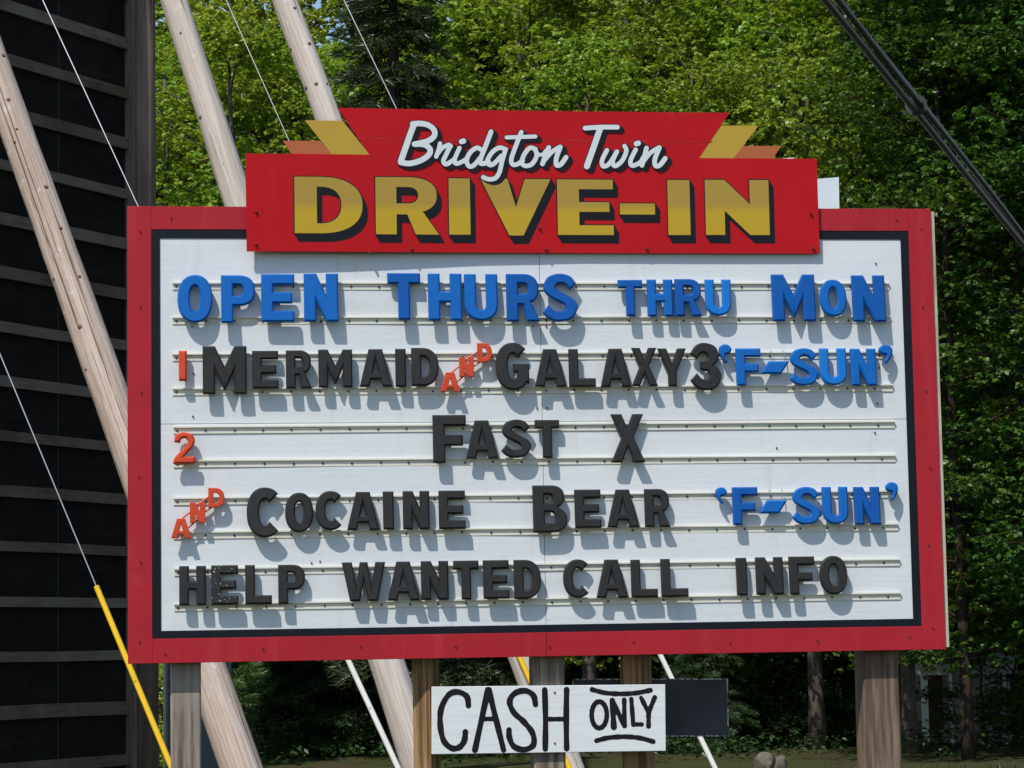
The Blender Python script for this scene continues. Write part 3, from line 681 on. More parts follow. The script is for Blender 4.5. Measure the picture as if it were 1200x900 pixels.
for ex, rows in ((' on the GALAXY row', [('`', 842, 404, 857, 426, BA), ('F', 862, 408.7, 891.3, 452.6, BA), ('/', 890, 424, 925, 438.8, BA), ('S', 924.2, 408.5, 958, 452.6, BA), ('U', 960, 408.7, 991.2, 452.2, BB), ('N', 996.2, 409, 1026.3, 452.6, BA), ("'", 1029, 404.8, 1045.5, 426.6, BA)]),
                 (' on the BEAR row', [('`', 838, 571.5, 851.5, 591, BA), ('F', 858, 571.2, 887.6, 615.6, BC), ('/', 888.3, 586.6, 922.3, 602, BA), ('S', 927.2, 570.8, 960.7, 615, BA), ('U', 963.2, 570.8, 993.3, 614.6, BA), ('N', 1000.3, 570.8, 1030.5, 615.3, BC), ("'", 1037, 565.5, 1051.8, 587.2, BA)])):
    word('F-SUN', '', 'blue', rows, [BA], extra=ex, group=gB)
def single(c, a, t, b, bt, m, label, group=None):
    x0 = sgn(a, (t + bt) / 2, .035)[0]; x1 = sgn(b, (t + bt) / 2, .035)[0]; zt = sgn((a + b) / 2, t, .035)[1]; zb = sgn((a + b) / 2, bt, .035)[1]; h = zt - zb
    ti = R(-4.5); letter_obj('marquee_numeral' if c.isdigit() else 'marquee_letter', glyph(c, (x1 - x0) / h), x0, zb, h, M[m], .026 + .6 * h * math.tan(-ti), ti, label, group, cat='numeral' if c.isdigit() else 'letter')
single('X', 715, 485.5, 755, 542.5, 'blk', 'black plastic letter X standing alone after the word FAST', gK)
single('3', 808, 402, 844, 458, 'blk', 'black plastic numeral 3 after the word GALAXY')
single('1', 209.5, 411.5, 219, 447, 'red_l', 'orange red plastic numeral 1 before the word MERMAID')
single('2', 202.5, 507, 229.2, 544, 'red_l', 'orange red plastic numeral 2 on the FAST X row')
def and_tag(boxes, label):
    mb = MB(); cs = []
    x00 = None
    for (c, a, t, b, bt) in boxes:
        x0 = sgn(a, (t + bt) / 2, .035)[0]; x1 = sgn(b, (t + bt) / 2, .035)[0]; zt = sgn((a + b) / 2, t, .035)[1]; zb = sgn((a + b) / 2, bt, .035)[1]; h = zt - zb
        if x00 is None: x00, z00 = x0, zb
        an = R(4)
        G = [[(x0 - x00 + p[0] * h + p[1] * h * 0, zb - z00 + p[1] * h) for p in ct] for ct in glyph(c, (x1 - x0) / h, .27, .24)]
        vv, ff = contours_mesh(G, .0065, .003, 0, 1); mb.add([(p[0], -(p[2] + .012), p[1]) for p in vv], ff); cs.append(((x0 + x1) / 2 - x00, (zt + zb) / 2 - z00, x1 - x0, h))
    for (p, q) in zip(cs[:-1], cs[1:]):
        for s in (.36, -.36):
            mb.tube([(p[0] + s * .5 * p[2], -.010, p[1] + .1 * p[3] - s * p[3] * .6), (q[0] + s * .5 * q[2], -.010, q[1] - s * q[3] * .6)], .0045, 6)
    o = mb.build('and_tag', M['red_l']); o.location = world(x00, -.036, z00); o.rotation_euler = (R(-2), 0, YAW)
    tag(o, label, 'letter tag', 'slanted AND tags')
and_tag([('A', 515.5, 437, 539, 459.5), ('N', 538, 419, 554.8, 442), ('D', 559, 402.5, 576.3, 425)], 'small orange red slanted tag reading AND between MERMAID and GALAXY')
and_tag([('A', 200.5, 608, 224, 631), ('N', 222.5, 589, 240.7, 613), ('D', 244, 572, 263, 595)], 'small orange red slanted tag reading AND before COCAINE')

# ------------------------------------------------------------------ CASH ONLY board and black board on the posts
def cpl(x, y, d=.045): p = on_plane(x, y, BASE + NB * d, NB) - BASE; return p.dot(HX), p.z
CO = world(*(lambda a: (a[0], .045, a[1]))(cpl(643, 884)))
co = empty('cash_only_sign', CO, YAW); cx0, cz0 = cpl(643, 884)
tag(co, 'hand painted white board reading CASH ONLY nailed to the posts', 'sign')
q = [(a - cx0, b - cz0) for a, b in (cpl(506, 804.8), cpl(779.6, 802), cpl(780.3, 880), cpl(506, 884))]
MB().prism(q, -.002, .0235).build('board', M['cash'], co, bevel=.002)
def st(pts, r, ox, oy, s):
    q = open_cr(pts, 6) if len(pts) > 2 else [(pts[0][0] + (pts[1][0] - pts[0][0]) * k / 10, pts[0][1] + (pts[1][1] - pts[0][1]) * k / 10) for k in range(11)]
    return ([(a - cx0, b - cz0) for a, b in (cpl(ox + x / s, oy + y / s, .043) for x, y in q)], r / s / 249.)
cA = lambda p, r=22: st(p, r, 500, 795, 6.6667)
oN = lambda p, r=21: st(p, r, 670, 785, 6.3158)
for nm, L in (('painted_word', [cA([(326, 212), (312, 140), (240, 105), (170, 130), (115, 230), (105, 350), (130, 480), (190, 542), (250, 540), (292, 490), (302, 418)]),
                                cA([(478, 90), (377, 558)]), cA([(485, 90), (600, 558)]), cA([(425, 317), (545, 315)], 17),
                                cA([(850, 203), (832, 132), (770, 96), (690, 115), (648, 180), (680, 265), (760, 340), (828, 430), (832, 520), (760, 556), (680, 530), (646, 460), (643, 402)]),
                                cA([(922, 90), (928, 320), (926, 550)]), cA([(1093, 88), (1090, 320), (1093, 546)]), cA([(930, 318), (1090, 317)], 17)]),
              ('painted_word', [oN([(150, 145), (250, 170), (370, 177), (480, 170), (582, 150)], 17),
                                oN([(203 + 56 * math.cos(a), 332 + 98 * math.sin(a)) for a in np.linspace(-1.5, 4.85, 22)], 17),
                                oN([(300, 226), (311, 422)]), oN([(300, 228), (390, 412)], 19), oN([(388, 222), (390, 414)], 17),
                                oN([(440, 216), (455, 405)], 17), oN([(455, 403), (518, 403)], 15), oN([(513, 207), (570, 318)], 17), oN([(614, 203), (570, 310)], 17), oN([(568, 315), (568, 416)], 17),
                                oN([(182, 524), (270, 502), (390, 494), (500, 503), (602, 530)], 17)])):
    vv, ff = stroke_mesh(L, 0, .0022, wob=.07); mb = MB(); mb.add([(p[0], -.0032, p[1]) for p in vv], ff); mb.build(nm, M['brushblk'], co)
mb = MB()
for px, py in ((650, 811.5), (650, 871), (740, 812)):
    a, b = cpl(px, py); mb.tube([(a - cx0, -.001, b - cz0), (a - cx0, -.006, b - cz0)], .005, 6)
tag(mb.build('nail', M['screw'], co), kind='stuff')
bd = .262
bx, bz = cpl(762, 863, bd); bo_ = empty('black_board', world(bx, bd, bz), YAW)
tag(bo_, 'worn black painted board with chipped white edges behind the CASH ONLY board', 'board')
q = [(a - bx, b - bz) for a, b in (cpl(671, 795.5, bd), cpl(853, 795, bd), cpl(854, 863, bd), cpl(671, 864, bd))]
MB().prism(q, 0, .02).build('board', M['chalk'], bo_)
e = .006
mb = MB()
for i in range(4):
    a, b = q[i], q[(i + 1) % 4]; cxm = sum(p[0] for p in q) / 4; czm = sum(p[1] for p in q) / 4
    ins = lambda p: (p[0] + (e if p[0] < cxm else -e), p[1] + (e if p[1] < czm else -e))
    mb.prism([a, b, ins(b), ins(a)], -.0015, -.0002)
mb.build('chipped_edge', M['chipped'], bo_)

# ------------------------------------------------------------------ screen tower, its leaning braces and guy wires
wd = ray(2290, 730); WD = Vector((wd.x, wd.y, 0)).normalized(); WN = Vector((WD.y, -WD.x, 0))     # along the wall, wall normal towards the braces
PU = ground_pt(164, 30.0)
TH = 14.8
tower = empty('screen_tower', PU, math.atan2(WD.y, WD.x))
tag(tower, 'tall dark back of the drive in screen with grey horizontal boards', 'screen tower')
LW = 11.0
# local: x along the wall (negative towards the camera), y = -WN side is +... local y axis = (-WD.y, WD.x) = -WN, so braces stand at negative y
p0 = on_plane(70, 769, PU, WN); p9 = on_plane(70, 210, PU, WN); sp = (p9.z - p0.z) / 9
pw = 1.22; x = -.27; k = 0
while x > -LW:
    MB().box(max(x - pw + .004, -LW), x - .004, .0, .05, -.2, TH).build('sheathing_panel', M['tar'], tower)
    MB().box(x - .009, x + .009, -.004, -.001, -.2, TH).build('seam_strip', M['seam'], tower); x -= pw
zb = p0.z - 2 * sp
while zb < TH:
    mb = MB(); rr = random.Random(int(zb * 100)); hh = .066 + rr.uniform(-.012, .010)
    d = rr.uniform(-.01, .01)
    n = 8; v = []
    for i in range(n + 1):
        xx = -LW + (LW - .26) * i / n; j = rr.uniform(-.005, .005)
        v += [(xx, -.005, zb - hh + j), (xx, -.055, zb - hh + j), (xx, -.055, zb + hh + j), (xx, -.005, zb + hh + j)]
    f = [(i * 4 + a, i * 4 + (a + 1) % 4, i * 4 + 4 + (a + 1) % 4, i * 4 + 4 + a) for i in range(n) for a in range(4)] + [(3, 2, 1, 0), tuple(n * 4 + a for a in range(4))]
    mb.add(v, f); mb.build('girt', M[rr.choice(('girt', 'girt', 'girt_b'))], tower); zb += sp
MB().box(-.262, -.205, -.11, .05, -.2, TH).build('edge_board', M['upright'], tower)
MB().tube([(0, -.03, -.3), (0, -.03, TH + .3)], [.195, .165], 16).build('upright', M['upright'], tower, smooth=True)
MB().box(-LW, .18, .36, .42, 2.5, TH + .2).build('projection_face', M['screen'], tower)
for xx in (-2.55, -5.1, -7.65, -10.2): MB().box(xx - .08, xx + .08, .051, .359, -.2, TH).build('stud', M['upright'], tower)

def plane_pt(upx, px, py):
    """a pixel on the vertical plane through the upright at wall distance upx, at right angles to the wall"""
    return on_plane(px, py, PU + WD * upx, WD)
def brace(upx, top, bot, r0, r1, m, label, seed, knots=()):
    a = plane_pt(upx, *bot); b = plane_pt(upx, *top); d = (b - a).normalized()
    g0 = a - d * ((a.z + .4) / d.z)                                   # foot in the ground
    s = (-WN).dot(d)
    top_d = ((PU + WD * upx) - b).dot(-WN) / max(s, 1e-3)
    e1 = b + d * max(top_d, 0)
    L = (e1 - g0).length; n = 26; rr = random.Random(seed)
    bend_ = rr.uniform(-.05, .05)
    q = d.to_track_quat('Z', 'Y')
    root = empty('brace_pole', g0); root.rotation_mode = 'QUATERNION'; root.rotation_quaternion = q
    tag(root, label, 'pole')
    mb = MB(); mb.tube([(bend_ * math.sin(i / n * 3.1) + rr.uniform(-.004, .004), rr.uniform(-.004, .004), L * i / n) for i in range(n + 1)], [r0 + (r1 - r0) * i / n + rr.uniform(-.003, .003) for i in range(n + 1)], 20)
    mb.build('shaft', m, root, smooth=True)
    mb = MB()
    qi = q.inverted()
    for (px, py) in knots:
        p = plane_pt(upx, px, py); v = qi @ (p - g0); toward = qi @ (CAM - p).normalized(); rad = r0 + (r1 - r0) * v.z / L
        vx = v.x - bend_ * math.sin(v.z / L * 3.1)
        # on the camera side of the shaft
        t2 = Vector((toward.x, toward.y, 0)).normalized(); side = Vector((-t2.y, t2.x, 0)); off = max(-.93, min(.93, Vector((vx, v.y, 0)).dot(side) / rad))
        nrm = (t2 * math.sqrt(1 - off * off) + side * off); c = nrm * rad * .985 + Vector((v.x - vx, 0, v.z))
        rk = rr.uniform(.014, .028); mb.tube([c - nrm * .01, c + nrm * .004, c + nrm * .009], [rk, rk * .9, rk * .3], 8)
    if knots: tag(mb.build('knot', M['knot'], root, smooth=True), kind='stuff')
    return root
U1 = -3.5; U0 = -5.6
brace(U1, (70, 300), (282, 900), .205, .165, M['pole'], 'thick reddish tan leaning timber pole in front of the dark screen', 4, ((4, 65), (12, 123), (20, 175), (55, 222), (72, 270), (96, 390), (103, 440), (65, 334), (94, 326), (22, 158)))
brace(-.02, (204, 0), (493.5, 900), .205, .150, M['pole_grey'], 'pale leaning timber pole meeting the corner upright of the screen', 5, ((214, 46), (237, 145), (264, 200)))
brace(.02, (335, 0), (664, 900), .190, .118, M['pole_grey'], 'pale knotty leaning timber pole behind the sign header', 6, ((347, 14), (343, 65), (364, 55), (361, 110), (384, 100), (373, 105)))

def guy(upx, top, mid, bot, gm, label, rad=.027):
    a = plane_pt(upx, *bot); b = plane_pt(upx, *top); d = (b - a).normalized(); g0 = a - d * ((a.z + .3) / d.z)
    s = (-WN).dot(d); e1 = b + d * max(((PU + WD * upx) - b).dot(-WN) / s - .1, 0)
    root = empty('guy_wire', g0); tag(root, label, 'guy wire')
    MB().tube([(0, 0, 0), e1 - g0], .0062, 6).build('cable', M['steel'], root)
    m_ = plane_pt(upx, *mid); m_ = g0 + d * ((m_ - g0).dot(d))
    g = MB(); lo = d * .35; hi = m_ - g0
    g.tube([lo, lo + (hi - lo) * .5, hi], [rad, rad, rad * .96], 10); g.tube([lo + (hi - lo) * .62, lo + (hi - lo) * .62 + Vector((0, -rad * 1.25, 0))], .011, 6)
    g.build('guard', gm, root, smooth=False)
guy(U0, (0, 415), (113, 687), (200, 897), M['yellow'], 'guy wire with yellow guard beside the lower corner of the sign')
guy(U1 + .02, (50, 0), (392, 748), (466.5, 900), M['whiteg'], 'guy wire with white guard between two pale leaning poles')
guy(-.30, (265, 0), (590, 730), (667, 900), M['yellow'], 'guy wire with yellow guard lying against the knotty leaning pole', .03)
guy(-.04, (403, 0), (757, 730), (838, 900), M['whiteg'], 'guy wire with white guard passing behind the black board')

# ------------------------------------------------------------------ overhead cables
A = at_depth(975, 0, 6.6); B = at_depth(1206, 290, 9.9); d = (B - A).normalized()
e0 = A - d * 9; e1 = A + d * 22
root = empty('cable_bundle', e1); tag(root, 'thick bundle of black cables slanting down in front of the trees', 'cable')
sd = d.cross(Vector((0, 1, 0))).normalized(); bk = d.cross(sd)
for (o1, o2, r, s) in ((-.0185, 0, .0112, 1), (.007, .012, .0098, 2), (.024, -.004, .0098, 3)):
    rr = random.Random(s); pts = []
    for i in range(200):
        t = i / 199; p = e0 + (e1 - e0) * t; wob = math.sin(t * 60 + s * 2) * .0035
        pts.append(p + sd * (o1 + wob) + bk * (o2 + math.cos(t * 50 + s) * .003) - e1)
    MB().tube(pts, r, 8).build('strand', M['cable'], root, smooth=True)
mb = MB()
for (px, py) in ((1074, 118),):
    p = on_plane(px, py, A, bk); p = A + d * ((p - A).dot(d)); mb.tube([p - d * .006 - e1, p + d * .003 - e1], .034, 10)
mb.build('cable_tie', M['cable'], root)

# ------------------------------------------------------------------ trees
def tri_mesh(name, V, F, var, m):
    me = bpy.data.meshes.new(name); nv, nf = len(V), len(F)
    me.vertices.add(nv); me.vertices.foreach_set('co', V.astype(np.float32).ravel())
    me.loops.add(nf * 3); me.loops.foreach_set('vertex_index', F.astype(np.int32).ravel())
    me.polygons.add(nf); me.polygons.foreach_set('loop_start', np.arange(0, nf * 3, 3, dtype=np.int32))
    me.polygons.foreach_set('loop_total', np.full(nf, 3, dtype=np.int32))
    at = me.attributes.new('var', 'FLOAT', 'POINT'); at.data.foreach_set('value', var.astype(np.float32))
    me.materials.append(m); me.update(); me.validate(); return me
def unit(a): return a / (np.linalg.norm(a, axis=1, keepdims=True) + 1e-9)
def leaves(rng, P, var, per, L, wid, droop, spread):
    """P cluster centres (n,3): per leaves each -> folded drooping leaf of two triangles"""
    n = len(P); p = np.repeat(P, per, 0) + rng.normal(0, spread, (n * per, 3)); v = np.repeat(var, per) + rng.normal(0, .13, n * per)
    az = rng.uniform(0, 2 * np.pi, n * per); dz = -rng.uniform(droop[0], droop[1], n * per)
    d = unit(np.stack([np.cos(az), np.sin(az), dz], 1)); up = np.array([0, 0, 1.]) + rng.normal(0, .35, (n * per, 3))
    s = unit(np.cross(d, up)); nn = np.cross(s, d); l = L * rng.uniform(.65, 1.25, (n * per, 1)); ww = l * wid
    a = p; tip = p + d * l; md = p + d * l * .45
    q1 = md + s * ww * .5 + nn * ww * .16; q2 = md - s * ww * .5 + nn * ww * .16
    V = np.stack([a, q1, tip, q2], 1).reshape(-1, 3); b = np.arange(n * per) * 4
    F = np.stack([np.stack([b, b + 1, b + 2], 1), np.stack([b, b + 2, b + 3], 1)], 1).reshape(-1, 3)
    return V, F, np.repeat(np.clip(v, 0, 1), 4)

def broadleaf(seed, Ht, base, rad, limbs=24, subs=7, cl=24, per=7, L=.118, m='maple', bough=.44, rt=.17):
    """returns trunk mesh builder and crown mesh"""
    rng = np.random.default_rng(seed); rr = random.Random(seed); tb = MB()
    n = 14; path = []; ox = oy = 0
    for i in range(n + 1):
        ox += rr.uniform(-.10, .10); oy += rr.uniform(-.10, .10); path.append(Vector((ox * i / n, oy * i / n, Ht * .93 * i / n - (.2 if i == 0 else 0))))
    tb.tube(path, [rt * (1.25 if i == 0 else 1) * (1 - .86 * i / n) + .012 for i in range(n + 1)], 9)
    P = []; var = []
    for k in range(limbs):
        u = (k + rr.random()) / limbs; z = base + (Ht * .96 - base) * u
        t = z / (Ht * .93); i = min(int(t * n), n - 1); st = path[i].lerp(path[i + 1], min(t * n - i, 1))
        prof = (math.sin(math.pi * min(1, .16 + u * .80)) ** .7) * rad
        az = k * 2.4 + rr.uniform(-.5, .5); ln = prof * rr.uniform(.75, 1.1); rise = rr.uniform(.15, .75) * ln * (.4 + u)
        ps = []
        for j in range(6):
            q = j / 5; ps.append(st + Vector((math.cos(az + .25 * q * rr.uniform(-1, 1)) * ln * q, math.sin(az) * ln * q, rise * q ** .8 - .12 * ln * q * q)))
        r0 = max(.02, rt * .36 * (1 - .7 * u)); tb.tube(ps, [r0 * (1 - .85 * j / 5) + .005 for j in range(6)], 5, cap=False)
        for s in range(subs):
            q = .28 + .72 * (s + rr.random()) / subs; j = min(int(q * 5), 4); o = ps[j].lerp(ps[j + 1], q * 5 - j)
            a2 = az + rr.choice((-1, 1)) * rr.uniform(.4, 1.25); l2 = ln * rr.uniform(.2, .42) * (1.25 - .6 * q) + .25
            e = o + Vector((math.cos(a2) * l2, math.sin(a2) * l2, rr.uniform(-.10, .55) * l2)); md = o.lerp(e, .5) + Vector((0, 0, rr.uniform(0, .12)))
            tb.tube([o, md, e], [.014, .010, .004], 4, cap=False)
            c0 = np.array(e.lerp(o, .2)); nc = int(cl * rr.uniform(.6, 1.35)); hue = rr.gauss(.5, .17)
            pts = rng.normal(0, 1, (nc, 3)) * np.array([bough, bough, bough * .45]); pts[:, 2] -= .18 * (pts[:, 0] ** 2 + pts[:, 1] ** 2)
            P.append(c0 + pts); var.append(np.clip(hue + rng.normal(0, .10, nc), 0, 1))
    P = np.concatenate(P); var = np.concatenate(var)
    V, F, vv = leaves(rng, P, var, per, L, .85, (.1, 1.0), .022)
    return tb, tri_mesh('crown', V, F, vv, M[m])

def conifer(seed, Ht, base, rad, rows, per_row, blade=.16, bw=.034, dens_=34, m='spruce', droop=.35, up=0.):
    rng = np.random.default_rng(seed); rr = random.Random(seed); tb = MB()
    n = 10; tb.tube([(0, 0, Ht * i / n - (.2 if i == 0 else 0)) for i in range(n + 1)], [.17 * Ht / 12 * (1 - .93 * i / n) + .01 for i in range(n + 1)], 9)
    Vs = []; Fs = []; vs_ = []; off = 0
    for k in range(rows):
        u = (k + rr.random() * .6) / rows; z = base + (Ht - base) * u
        ln0 = rad * (1 - u) ** .85 + .12
        for j in range(per_row):
            az = rr.uniform(0, 6.283); ln = ln0 * rr.uniform(.6, 1.12)
            dirh = np.array([math.cos(az), math.sin(az), 0]); side = np.array([-dirh[1], dirh[0], 0])
            zz = z + rr.uniform(-.15, .15)
            f = lambda q: np.array([0, 0, zz]) + dirh[None] * (ln * q)[:, None] + np.array([0, 0, 1.])[None] * (up * ln * q - droop * ln * q ** 1.6 + .12 * ln * np.maximum(0, q - .7))[:, None]
            pp = f(np.array([0, .35, .7, 1.])); tb.tube([Vector(x) for x in pp], [.022, .015, .009, .004], 4, cap=False)
            nb = int(dens_ * ln) + 6; q = rng.uniform(.12, 1, nb) ** .8
            c = f(q); tw = (1 - q) * .55 * ln + .10
            lat = rng.uniform(-1, 1, nb) * tw
            c = c + side[None] * lat[:, None] + dirh[None] * (np.abs(lat) * .5)[:, None]; c[:, 2] -= np.abs(lat) * .22 + rng.uniform(0, .05, nb)
            # a sprig: several blades around it
            for rep in range(4):
                d = unit(dirh[None] * rng.uniform(.2, 1, (nb, 1)) + side[None] * (np.sign(lat)[:, None] * rng.uniform(.1, 1.1, (nb, 1))) + np.array([[0, 0, 1.]]) * rng.uniform(-.75, .45, (nb, 1)))
                s = unit(np.cross(d, rng.normal(0, 1, (nb, 3)))); l = blade * rng.uniform(.6, 1.3, (nb, 1)); b0 = c + rng.normal(0, .03, (nb, 3))
                V = np.stack([b0 - s * bw * .35, b0 + s * bw * .35, b0 + d * l + s * bw * .12], 1).reshape(-1, 3)
                b = np.arange(nb) * 3 + off; Vs.append(V); Fs.append(np.stack([b, b + 1, b + 2], 1)); off += nb * 3
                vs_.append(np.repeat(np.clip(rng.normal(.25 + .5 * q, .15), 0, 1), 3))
    return tb, tri_mesh('crown', np.concatenate(Vs), np.concatenate(Fs), np.concatenate(vs_), M[m])

def make_tree(name, kind, bark, group=None):
    tb, crown = kind; root = empty(name, (0, -500, 0))
    tb.build('trunk', M[bark], root, smooth=True)
    c = bpy.data.objects.new('crown', crown); C.objects.link(c); c.parent = root
    return root
used = set()
def plant(proto, px, Y, sc, rz, label, cat='tree', group=None):
    if proto.name not in used and proto.location.y == -500: o = proto; used.add(proto.name)
    else: o = copy_tree(proto)
    g = ground_pt(px, Y); o.location = g; o.scale = (sc, sc, sc); o.rotation_euler = (0, 0, R(rz)); tag(o, label, cat, group); return o

mA = make_tree('maple_tree', broadleaf(1, 15.5, 2.2, 3.6), 'bark')
mB = make_tree('maple_tree', broadleaf(2, 14.5, 1.6, 3.3), 'bark')
mC = make_tree('maple_tree', broadleaf(3, 16.0, 2.4, 3.8, m='maple2'), 'bark')
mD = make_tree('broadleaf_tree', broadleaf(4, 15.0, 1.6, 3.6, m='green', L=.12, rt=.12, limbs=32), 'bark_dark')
mT = make_tree('added_shade_tree', broadleaf(5, 21.0, 9.6, 3.7, limbs=26, subs=8, m='green', L=.12, rt=.26, cl=30, bough=.5), 'bark')  # added high crown, mostly out of view, to shade the right-hand trees
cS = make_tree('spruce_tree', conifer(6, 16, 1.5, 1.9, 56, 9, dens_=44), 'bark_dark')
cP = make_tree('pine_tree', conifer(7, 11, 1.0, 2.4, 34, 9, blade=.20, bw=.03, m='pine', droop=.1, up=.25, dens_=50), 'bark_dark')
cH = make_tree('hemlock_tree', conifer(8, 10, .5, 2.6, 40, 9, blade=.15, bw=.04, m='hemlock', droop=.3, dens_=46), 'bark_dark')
sA = make_tree('sapling', broadleaf(9, 4.2, .25, 1.4, limbs=16, subs=4, cl=26, m='green', L=.085, bough=.28, rt=.03), 'bark_dark')
sB = make_tree('leafy_shrub', broadleaf(10, 2.4, .15, 1.2, limbs=12, subs=4, cl=24, m='maple', L=.08, bough=.26, rt=.025), 'bark')

gT = 'spring green trees of the forest edge'
front = [(mB, 560, 41.5, .72, 20, 'bright spring maple growing behind the header, right of the dark spruce'), (mA, 690, 41, .74, 130, 'bright spring maple growing behind the script lettering'),
         (mC, 835, 41.5, .74, 250, 'olive tinted spring maple behind the right end of the header'), (mA, 285, 42.5, .8, 300, 'bright spring maple seen between the two leaning poles'),
         (mA, 395, 43.5, .8, 75, 'spring maple behind the knotty leaning pole'), (mC, 955, 40.5, .72, 10, 'olive tinted spring maple under the slanting cables'),
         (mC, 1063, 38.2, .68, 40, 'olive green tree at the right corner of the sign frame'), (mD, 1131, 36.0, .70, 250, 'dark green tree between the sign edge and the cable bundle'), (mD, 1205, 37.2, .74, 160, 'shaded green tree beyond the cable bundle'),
         (mD, 1290, 36, .75, 280, 'shaded green tree at the far right edge of the forest')]
for a in front: plant(*a, group=gT)
plant(mT, 1240, 37.4, .96, 75, 'added tall tree whose high crown shades the trees behind the cable bundle')
plant(mT, 1345, 37.0, .98, 200, 'added tall tree whose high crown shades the end of the forest edge')
plant(cS, 470, 40.5, 1.0, 0, 'dark narrow spruce rising behind the left half of the header')
plant(cP, 218, 38.5, .62, 0, 'soft green pine beside the corner upright of the screen')
plant(cP, 340, 46, .9, 140, 'soft green pine behind the pair of leaning poles')
mid = [(mA, 620, 45.5, .92, 33), (mC, 760, 45, .95, 190), (mB, 900, 45.5, .95, 80), (mA, 1020, 44, .9, 300), (mB, 470, 46, .9, 210), (mC, 330, 48, .95, 100), (mD, 1165, 42.5, .95, 110), (mD, 1245, 42.5, .95, 10), (mB, 190, 46, .9, 10)]
for (p, px, Y, s_, r_) in mid: plant(p, px, Y, s_, r_, 'middle row forest tree standing behind the front maples', group='middle row forest trees')
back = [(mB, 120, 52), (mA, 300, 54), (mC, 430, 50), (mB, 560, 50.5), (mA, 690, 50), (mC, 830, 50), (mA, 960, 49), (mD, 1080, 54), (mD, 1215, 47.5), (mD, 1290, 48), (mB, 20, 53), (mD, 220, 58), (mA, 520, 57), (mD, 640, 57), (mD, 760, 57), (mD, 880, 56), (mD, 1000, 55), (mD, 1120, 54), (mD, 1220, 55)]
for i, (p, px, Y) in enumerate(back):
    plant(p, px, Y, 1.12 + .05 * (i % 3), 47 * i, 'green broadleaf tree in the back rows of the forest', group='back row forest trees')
hem = [(330, 42, .55, 0), (415, 41.8, .52, 70), (545, 42.2, .55, 140), (610, 43, .6, 10), (700, 42.5, .6, 200), (860, 43.5, .62, 60), (960, 42.5, .62, 110), (1235, 44, .7, 20), (1000, 44, .62, 80), (470, 43.5, .65, 33), (770, 44, .7, 160), (260, 44, .7, 240), (1230, 45, .75, 300), (910, 47, .8, 0), (650, 47, .8, 99), (380, 46, .8, 50), (820, 40, .35, 20)]
hem += [(300, 42.8, .5, 30), (365, 43, .5, 200), (455, 42.6, .5, 100), (585, 43, .5, 10)]
for k in range(19): hem.append((60 + 72 * k + (k * 37) % 23, 53.5 + (k * 29 % 7) * .5, 1.42 + .05 * (k % 4), 61 * k))
for i, (px, Y, s_, r_) in enumerate(hem):
    plant(cH, px, Y, s_, r_, *(('low dark hemlock in the shade beneath the taller trees', 'tree', 'low hemlocks in the forest shade') if s_ < 1 else ('tall dark hemlock closing the view at the back of the forest', 'tree', 'tall hemlocks behind the forest')))
for i, (px, Y, s_, r_) in enumerate([(800, 42, .66, 0), (885, 42.3, .66, 60), (935, 42.5, .66, 120), (985, 42, .66, 200), (1150, 41, .6, 20), (1185, 41, .6, 80), (845, 42, .66, 300)]):
    plant(sA, px, Y, s_, r_, 'slim leafy sapling under the trees beside the right hand post', 'sapling', 'slim saplings under the trees')
plant(sB, 183, 35.5, .62, 0, 'bright leafy shrub between the screen upright and weathered post', 'shrub')
plant(sB, 192, 37.2, .66, 70, 'bright leafy shrub beyond the slate cabinet', 'shrub')

# far thin wire between two trees
wa = at_depth(1020, 566, 37.9); wb = at_depth(1300, 547, 37.0)
tag(MB().tube([wa.lerp(wb, i / 12) - Vector((0, 0, .05 * math.sin(math.pi * i / 12))) for i in range(13)], .011, 5).build('thin_wire', M['cable']), 'thin dark wire crossing level in front of the shaded trees', 'wire')

# ------------------------------------------------------------------ odds and ends behind the posts
c0 = ground_pt(228, 31.0); cab = empty('utility_cabinet', c0, R(12)); tag(cab, 'dark slate metal cabinet behind the weathered left post', 'cabinet')
MB().box(-.36, .42, -.25, .25, -.05, 1.75).build('body', M['slate'], cab, bevel=.02)
MB().box(-.40, .46, -.29, .29, 1.752, 1.80).build('lid', M['slate'], cab, bevel=.01)
MB().box(-.31, .37, -.268, -.252, .12, 1.62).build('door', M['slate'], cab, bevel=.006)
def boulder(px, Y, s, seed, label):
    bm = bmesh.new(); bmesh.ops.create_icosphere(bm, subdivisions=3, radius=1); rr = random.Random(seed)
    cuts = [(Vector((rr.gauss(0, 1), rr.gauss(0, 1), rr.gauss(0, .8))).normalized(), rr.uniform(.55, .85)) for _ in range(9)]
    for v in bm.verts:
        for n_, d_ in cuts:
            k = v.co.dot(n_) - d_
            if k > 0: v.co -= n_ * k
        v.co = Vector((v.co.x * s * .72, v.co.y * s * .6, v.co.z * s * .8 + s * .3)) + Vector((rr.uniform(-1, 1), rr.uniform(-1, 1), rr.uniform(-1, 1))) * s * .02
    me = bpy.data.meshes.new('boulder'); bm.to_mesh(me); bm.free(); me.materials.append(M['rock'])
    o = bpy.data.objects.new('boulder', me); C.objects.link(o); o.location = ground_pt(px, Y); tag(o, label, 'boulder')
boulder(893, 33.6, .23, 2, 'rounded tan boulder on the ground under the trees')
boulder(910, 34.2, .20, 5, 'dark broken boulder lying next to the rounded tan one')
hs = ground_pt(1094, 41.3); shed = empty('shed', hs, R(-4)); tag(shed, 'small pale shed with white posts half hidden in the dark trees', 'shed')
MB().box(-.42, 1.3, .9, 2.6, -.1, 1.72).build('wall', M['siding'], shed)
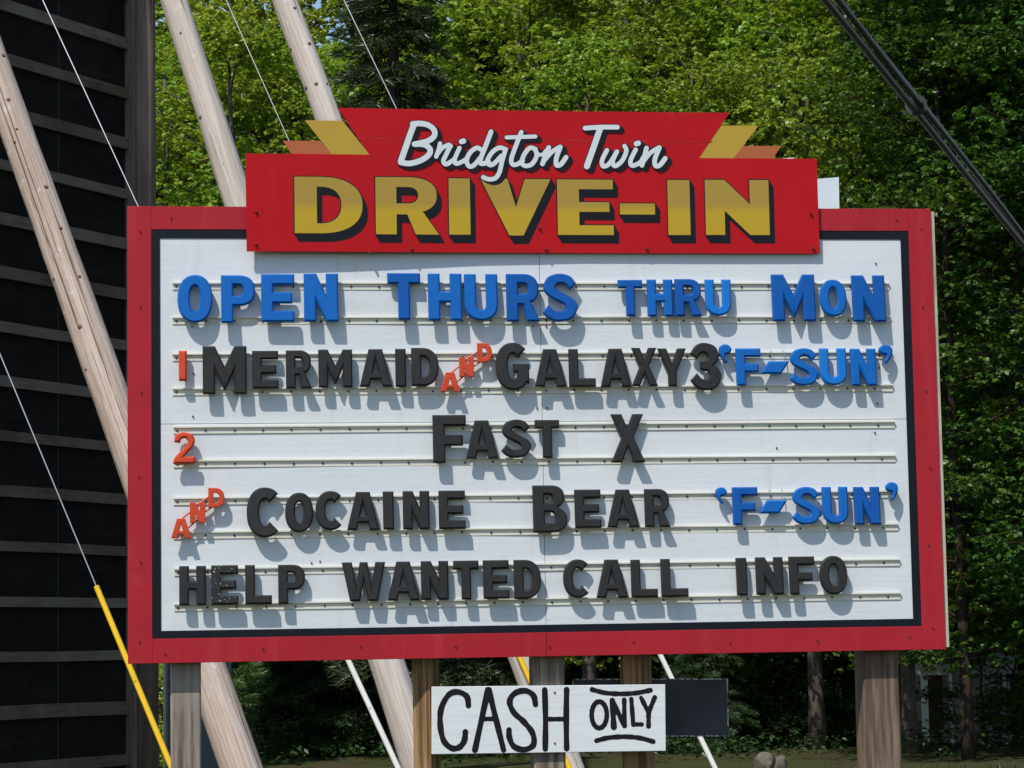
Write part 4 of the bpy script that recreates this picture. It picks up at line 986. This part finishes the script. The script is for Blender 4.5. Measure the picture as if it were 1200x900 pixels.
MB().add([(-.55, -.25, 1.725), (1.45, -.25, 1.725), (1.45, 1.2, 2.25), (-.55, 1.2, 2.25), (-.55, 2.8, 1.725), (1.45, 2.8, 1.725)], [(0, 1, 2, 3), (3, 2, 5, 4), (0, 3, 4), (1, 5, 2), (0, 4, 5, 1)]).build('roof', M['roof'], shed)
MB().box(-.42, 1.3, -.05, .05, 1.12, 1.72).build('front_beam', M['siding'], shed)
for xx in (-.17, .245, 1.1): MB().box(xx - (.055 if xx < 0 else .025), xx + (.055 if xx < 0 else .025), -.03, .03, -.05, 1.118).build('porch_post', M['trim'], shed)
dr = MB().box(-.10, .20, .86, .898, 0, 1.1).build('door', M['door'], shed); MB().tube([(.15, .86, .6), (.15, .83, .6)], .02, 8).build('handle', M['steel'], dr)

# grass and leaf litter blades under the trees
rng = np.random.default_rng(5); n = 30000
Y = rng.uniform(10, 32.5, n); px = rng.uniform(-100, 1300, n); X = (px - 600) / 3000 * Y
P = np.stack([X, Y, np.zeros(n)], 1); az = rng.uniform(0, 6.28, n); hgt = rng.uniform(.05, .16, (n, 1))
s = np.stack([np.cos(az), np.sin(az), np.zeros(n)], 1) * .012; ln = rng.normal(0, .05, (n, 3)); ln[:, 2] = 0
V = np.stack([P - s, P + s, P + ln + np.array([[0, 0, 1.]]) * hgt], 1).reshape(-1, 3); b = np.arange(n) * 3
go = bpy.data.objects.new('grass', tri_mesh('grass', V, np.stack([b, b + 1, b + 2], 1), np.repeat(rng.uniform(0, 1, n), 3), M['grassb'])); C.objects.link(go)
tag(go, 'short grass on the ground under the sign and trees', 'grass', kind='stuff')

# low plants on the forest floor
rng = np.random.default_rng(8); n = 2600
Y = rng.uniform(36.5, 48, n); px = rng.uniform(-60, 1300, n); X = (px - 600) / 3000 * Y
keep = rng.random(n) < .35 + .65 * (np.sin(X * 1.7) * np.cos(Y * .9) > 0); X, Y = X[keep], Y[keep]; n = len(X)
V, F, vv = leaves(rng, np.stack([X, Y, rng.uniform(.06, .32, n)], 1), rng.uniform(.1, .8, n), 6, .11, .5, (.0, .7), .05)
go = bpy.data.objects.new('ground_cover', tri_mesh('ground_cover', V, F, vv, M['hemlock'])); C.objects.link(go)
tag(go, 'low dark leafy plants on the forest floor', 'ground cover', kind='stuff')
